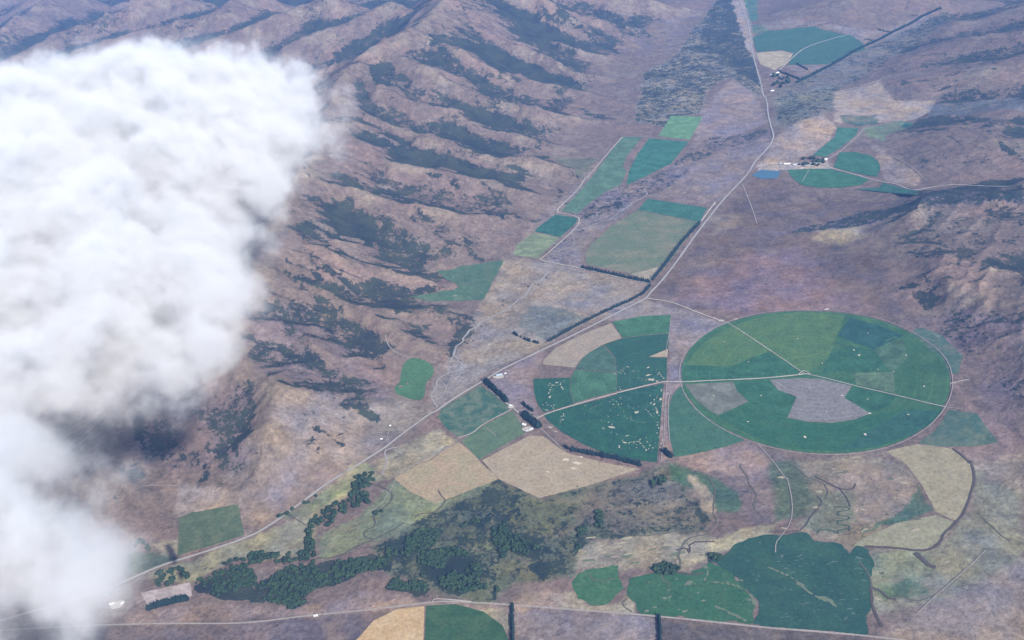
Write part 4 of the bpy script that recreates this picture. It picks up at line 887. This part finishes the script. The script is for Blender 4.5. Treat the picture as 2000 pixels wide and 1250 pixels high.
building('farmhouse','white roofed farmhouse at the left of the pair under the conifer block',(1024,830),15,11,4,-35,roofw,'house')
building('farm_shed','grey roofed farm shed just right of the white farmhouse',(1037,839),16,10,4,20,roofg,'shed')
building('farm_shed','small shed between the farmhouse and the green paddock',(1030,842),9,7,3.5,10,roofg,'shed')
building('house','blue grey roofed house above the thick conifer row by the road',(975,733),26,12,4,12,roofb,'house')
building('farm_shed','little pale hut beside the blue grey roofed house',(987,730),8,7,3,20,roofw,'shed')
building('farm_shed','pale shed at the bend of the farm road inside the green paddocks',(998,793),12,9,4,-35,roofw,'shed')
building('farm_shed','white shed on the left of the two poking through the cloud',(219,1180),14,10,4,15,roofw,'shed')
building('farm_shed','white shed on the right of the two poking through the cloud',(239,1179),12,7,4,50,roofw,'shed')
building('farm_shed','white shed alone on the verge of the lower road',(617,1203),12,7,3.5,8,roofw,'shed')
building('hay_barn','barn long and white nearest the pond',(1537,321),38,14,5,-6,roofw,'barn')
building('farm_shed','low grey shed between the white barn and the farmstead trees',(1552,322),24,12,4,8,roofg,'shed')
building('farm_shed','small dark blue roofed shed left of the white barn near the pond',(1524,320),14,10,4,-10,roofb,'shed')
building('farmhouse','farmhouse with a pale roof among the dark farmstead trees',(1612,312),22,14,5,10,roofw,'house')
building('farm_shed','pale shed below the dark plantation by the far road',(1508,178),26,14,5,10,roofw,'shed')
building('farmhouse','pale farmhouse at the foot of the farthest round field',(1518,143),30,18,5,30,roofw,'house')
building('hut','tiny white hut on the slope left of the road, above the creek',(745,858),9,6,3,10,roofw,'hut')
building('hut','tiny pale hut in the dry side valley near two dark bushes',(762,832),7,6,3,40,roofw,'hut')

# ------------------------------------------------------------------ cloud
# the bank of cloud lies west of a ragged shoreline: its x as a function of y at cloud height
ZC = 1130.
SHORE = plane([(215,1235),(225,1150),(175,1040),(165,930),(220,840),(340,770),(400,690),(455,600),(470,520),(500,440),(570,370),(610,290),(640,210),(600,140),(480,105)], ZC)
YA, YB, XA, XB = 700., 6200., -3200., 200.
NORTHY = plane([(0,112),(120,95),(250,85),(350,110)], ZC)[:, 1]
t = NT('cloud_vapour'); t.t.nodes.remove(t.b)
sx = t.n('ShaderNodeSeparateXYZ'); t.l(t.P(), sx.inputs[0])
fc = t.n('ShaderNodeFloatCurve'); cv = fc.mapping.curves[0]
pts = sorted([((y-YA)/(YB-YA), (x-XA)/(XB-XA)) for x, y in SHORE])
pts = [(0, pts[0][1]+.03)] + pts + [(1, pts[-1][1]-.12)]
cv.points[0].location = pts[0]; cv.points[1].location = pts[-1]
for p in pts[1:-1]: cv.points.new(*p)
fc.mapping.update()
t.l(t.mr(sx.outputs['Y'], YA, YB, 0, 1), fc.inputs['Value'])
xe = t.math('MULTIPLY_ADD', fc.outputs[0], XB-XA); xe.node.inputs[2].default_value = XA
big = t.n('ShaderNodeTexNoise', noise_dimensions='2D'); t.l(t.P(), big.inputs['Vector']); big.inputs['Scale'].default_value = 1/620; big.inputs['Detail'].default_value = 1
edge = t.math('SUBTRACT', t.math('ADD', xe, 70.), sx.outputs['X'])
THIN = .75      # the southern end of the bank is thin and torn
W_ = t.mr(sx.outputs['Y'], 1500, 3600, 330, 340)
a1 = t.math('DIVIDE', edge, W_)
YN = float(np.mean(NORTHY)); a2 = t.mr(sx.outputs['Y'], YN-1500, YN-650, 1.25, -.1)
a3 = t.math('MINIMUM', a1, a2)
aa = t.math('MINIMUM', a3, 1.25)
cap = t.mr(sx.outputs['Y'], 1100, 2500, .42, 1.25); aa = t.math('MINIMUM', aa, cap)
hz_ = t.mr(aa, 0, 1.25, 90, 290)
zz = t.math('DIVIDE', t.math('SUBTRACT', sx.outputs['Z'], ZC), hz_)
z2 = t.math('MULTIPLY', t.math('MULTIPLY', zz, zz), .9)
acc = t.math('SUBTRACT', aa, z2)
cn = t.noise(190, 5, .62); cn1 = t.math('MULTIPLY', t.math('SUBTRACT', cn, .5), 4.0)
cb = t.math('MULTIPLY', t.math('SUBTRACT', big.outputs['Fac'], .5), 1.3)
dd = t.math('ADD', t.math('ADD', acc, cb), cn1)
dd = t.math('ADD', t.mr(dd, .20, .95, 0, 1, True), t.mr(dd, -.35, .4, 0, .035, True))
dd = t.math('MULTIPLY', dd, t.mr(aa, -.50, -.05, 0, 1))
dd = t.math('MULTIPLY', dd, t.mr(z2, 1.1, 1.6, 1, 0))
pv = t.n('ShaderNodeVolumePrincipled'); pv.inputs['Color'].default_value = (.965, .97, .975, 1); pv.inputs['Anisotropy'].default_value = 0
dd = t.math('MULTIPLY', dd, t.mr(aa, -.45, .85, .10, 1))
t.l(t.math('MULTIPLY', dd, .025), pv.inputs['Density']); t.l(pv.outputs[0], t.out.inputs['Volume'])
t.m.cycles.volume_step_rate = .035
gx_, gy_ = np.meshgrid(np.arange(-6000, 400, 45.), np.arange(500, 6400, 45.))
SX = np.interp((gy_-YA)/(YB-YA), [p[0] for p in pts], [p[1] for p in pts])*(XB-XA)+XA
wv_ = np.interp(gy_, [1500, 3600], [330, 340])
A = np.minimum(np.minimum((SX+70-gx_)/wv_, np.interp(gy_, [YN-1500, YN-650], [1.25, -.1])-np.maximum(gy_-YN+650, 0)/600), 1.25)
keep = A > -.56; hv_ = np.interp(A, [0, 1.25], [90, 290])*1.36
ny_, nx_ = A.shape; idx = -np.ones(A.shape, int); idx[keep] = np.arange(keep.sum()); nK = int(keep.sum())
VT = np.c_[gx_[keep], gy_[keep], ZC+hv_[keep]]; VB = np.c_[gx_[keep], gy_[keep], ZC-hv_[keep]]
q = keep[:-1, :-1] & keep[1:, :-1] & keep[:-1, 1:] & keep[1:, 1:]
a0 = idx[:-1, :-1][q]; b0 = idx[:-1, 1:][q]; c0 = idx[1:, 1:][q]; d0 = idx[1:, :-1][q]
FT = np.c_[a0, b0, c0, d0]; FB = np.c_[d0, c0, b0, a0]+nK
E_ = {}
for f in FT:
    for k in range(4):
        e = (int(f[k]), int(f[(k+1) % 4]))
        if (e[1], e[0]) in E_: del E_[(e[1], e[0])]
        else: E_[e] = 1
FS = np.array([(b_, a_, a_+nK, b_+nK) for a_, b_ in E_])
cm = mesh_np('cloud', np.vstack([VT, VB]), np.vstack([FT, FB, FS]))
cl = link('cloud', cm, t.m); tag(cl, 'white billowing cloud drifting over the hills at the left edge', 'cloud')

# ------------------------------------------------------------------ haze
V, F = [], []; box(V, F, -70000, 70000, -3600, 95000, -90, 2260)
t = NT('haze_air'); t.t.nodes.remove(t.b); pv = t.n('ShaderNodeVolumePrincipled'); pv.inputs['Color'].default_value = (*HAZE_COL, 1)
pv.inputs['Density'].default_value = HAZE_DENS; pv.inputs['Anisotropy'].default_value = 0.0; t.l(pv.outputs[0], t.out.inputs['Volume'])
hz = link('haze', mesh_np('haze', V, F), t.m); tag(hz, kind='stuff')
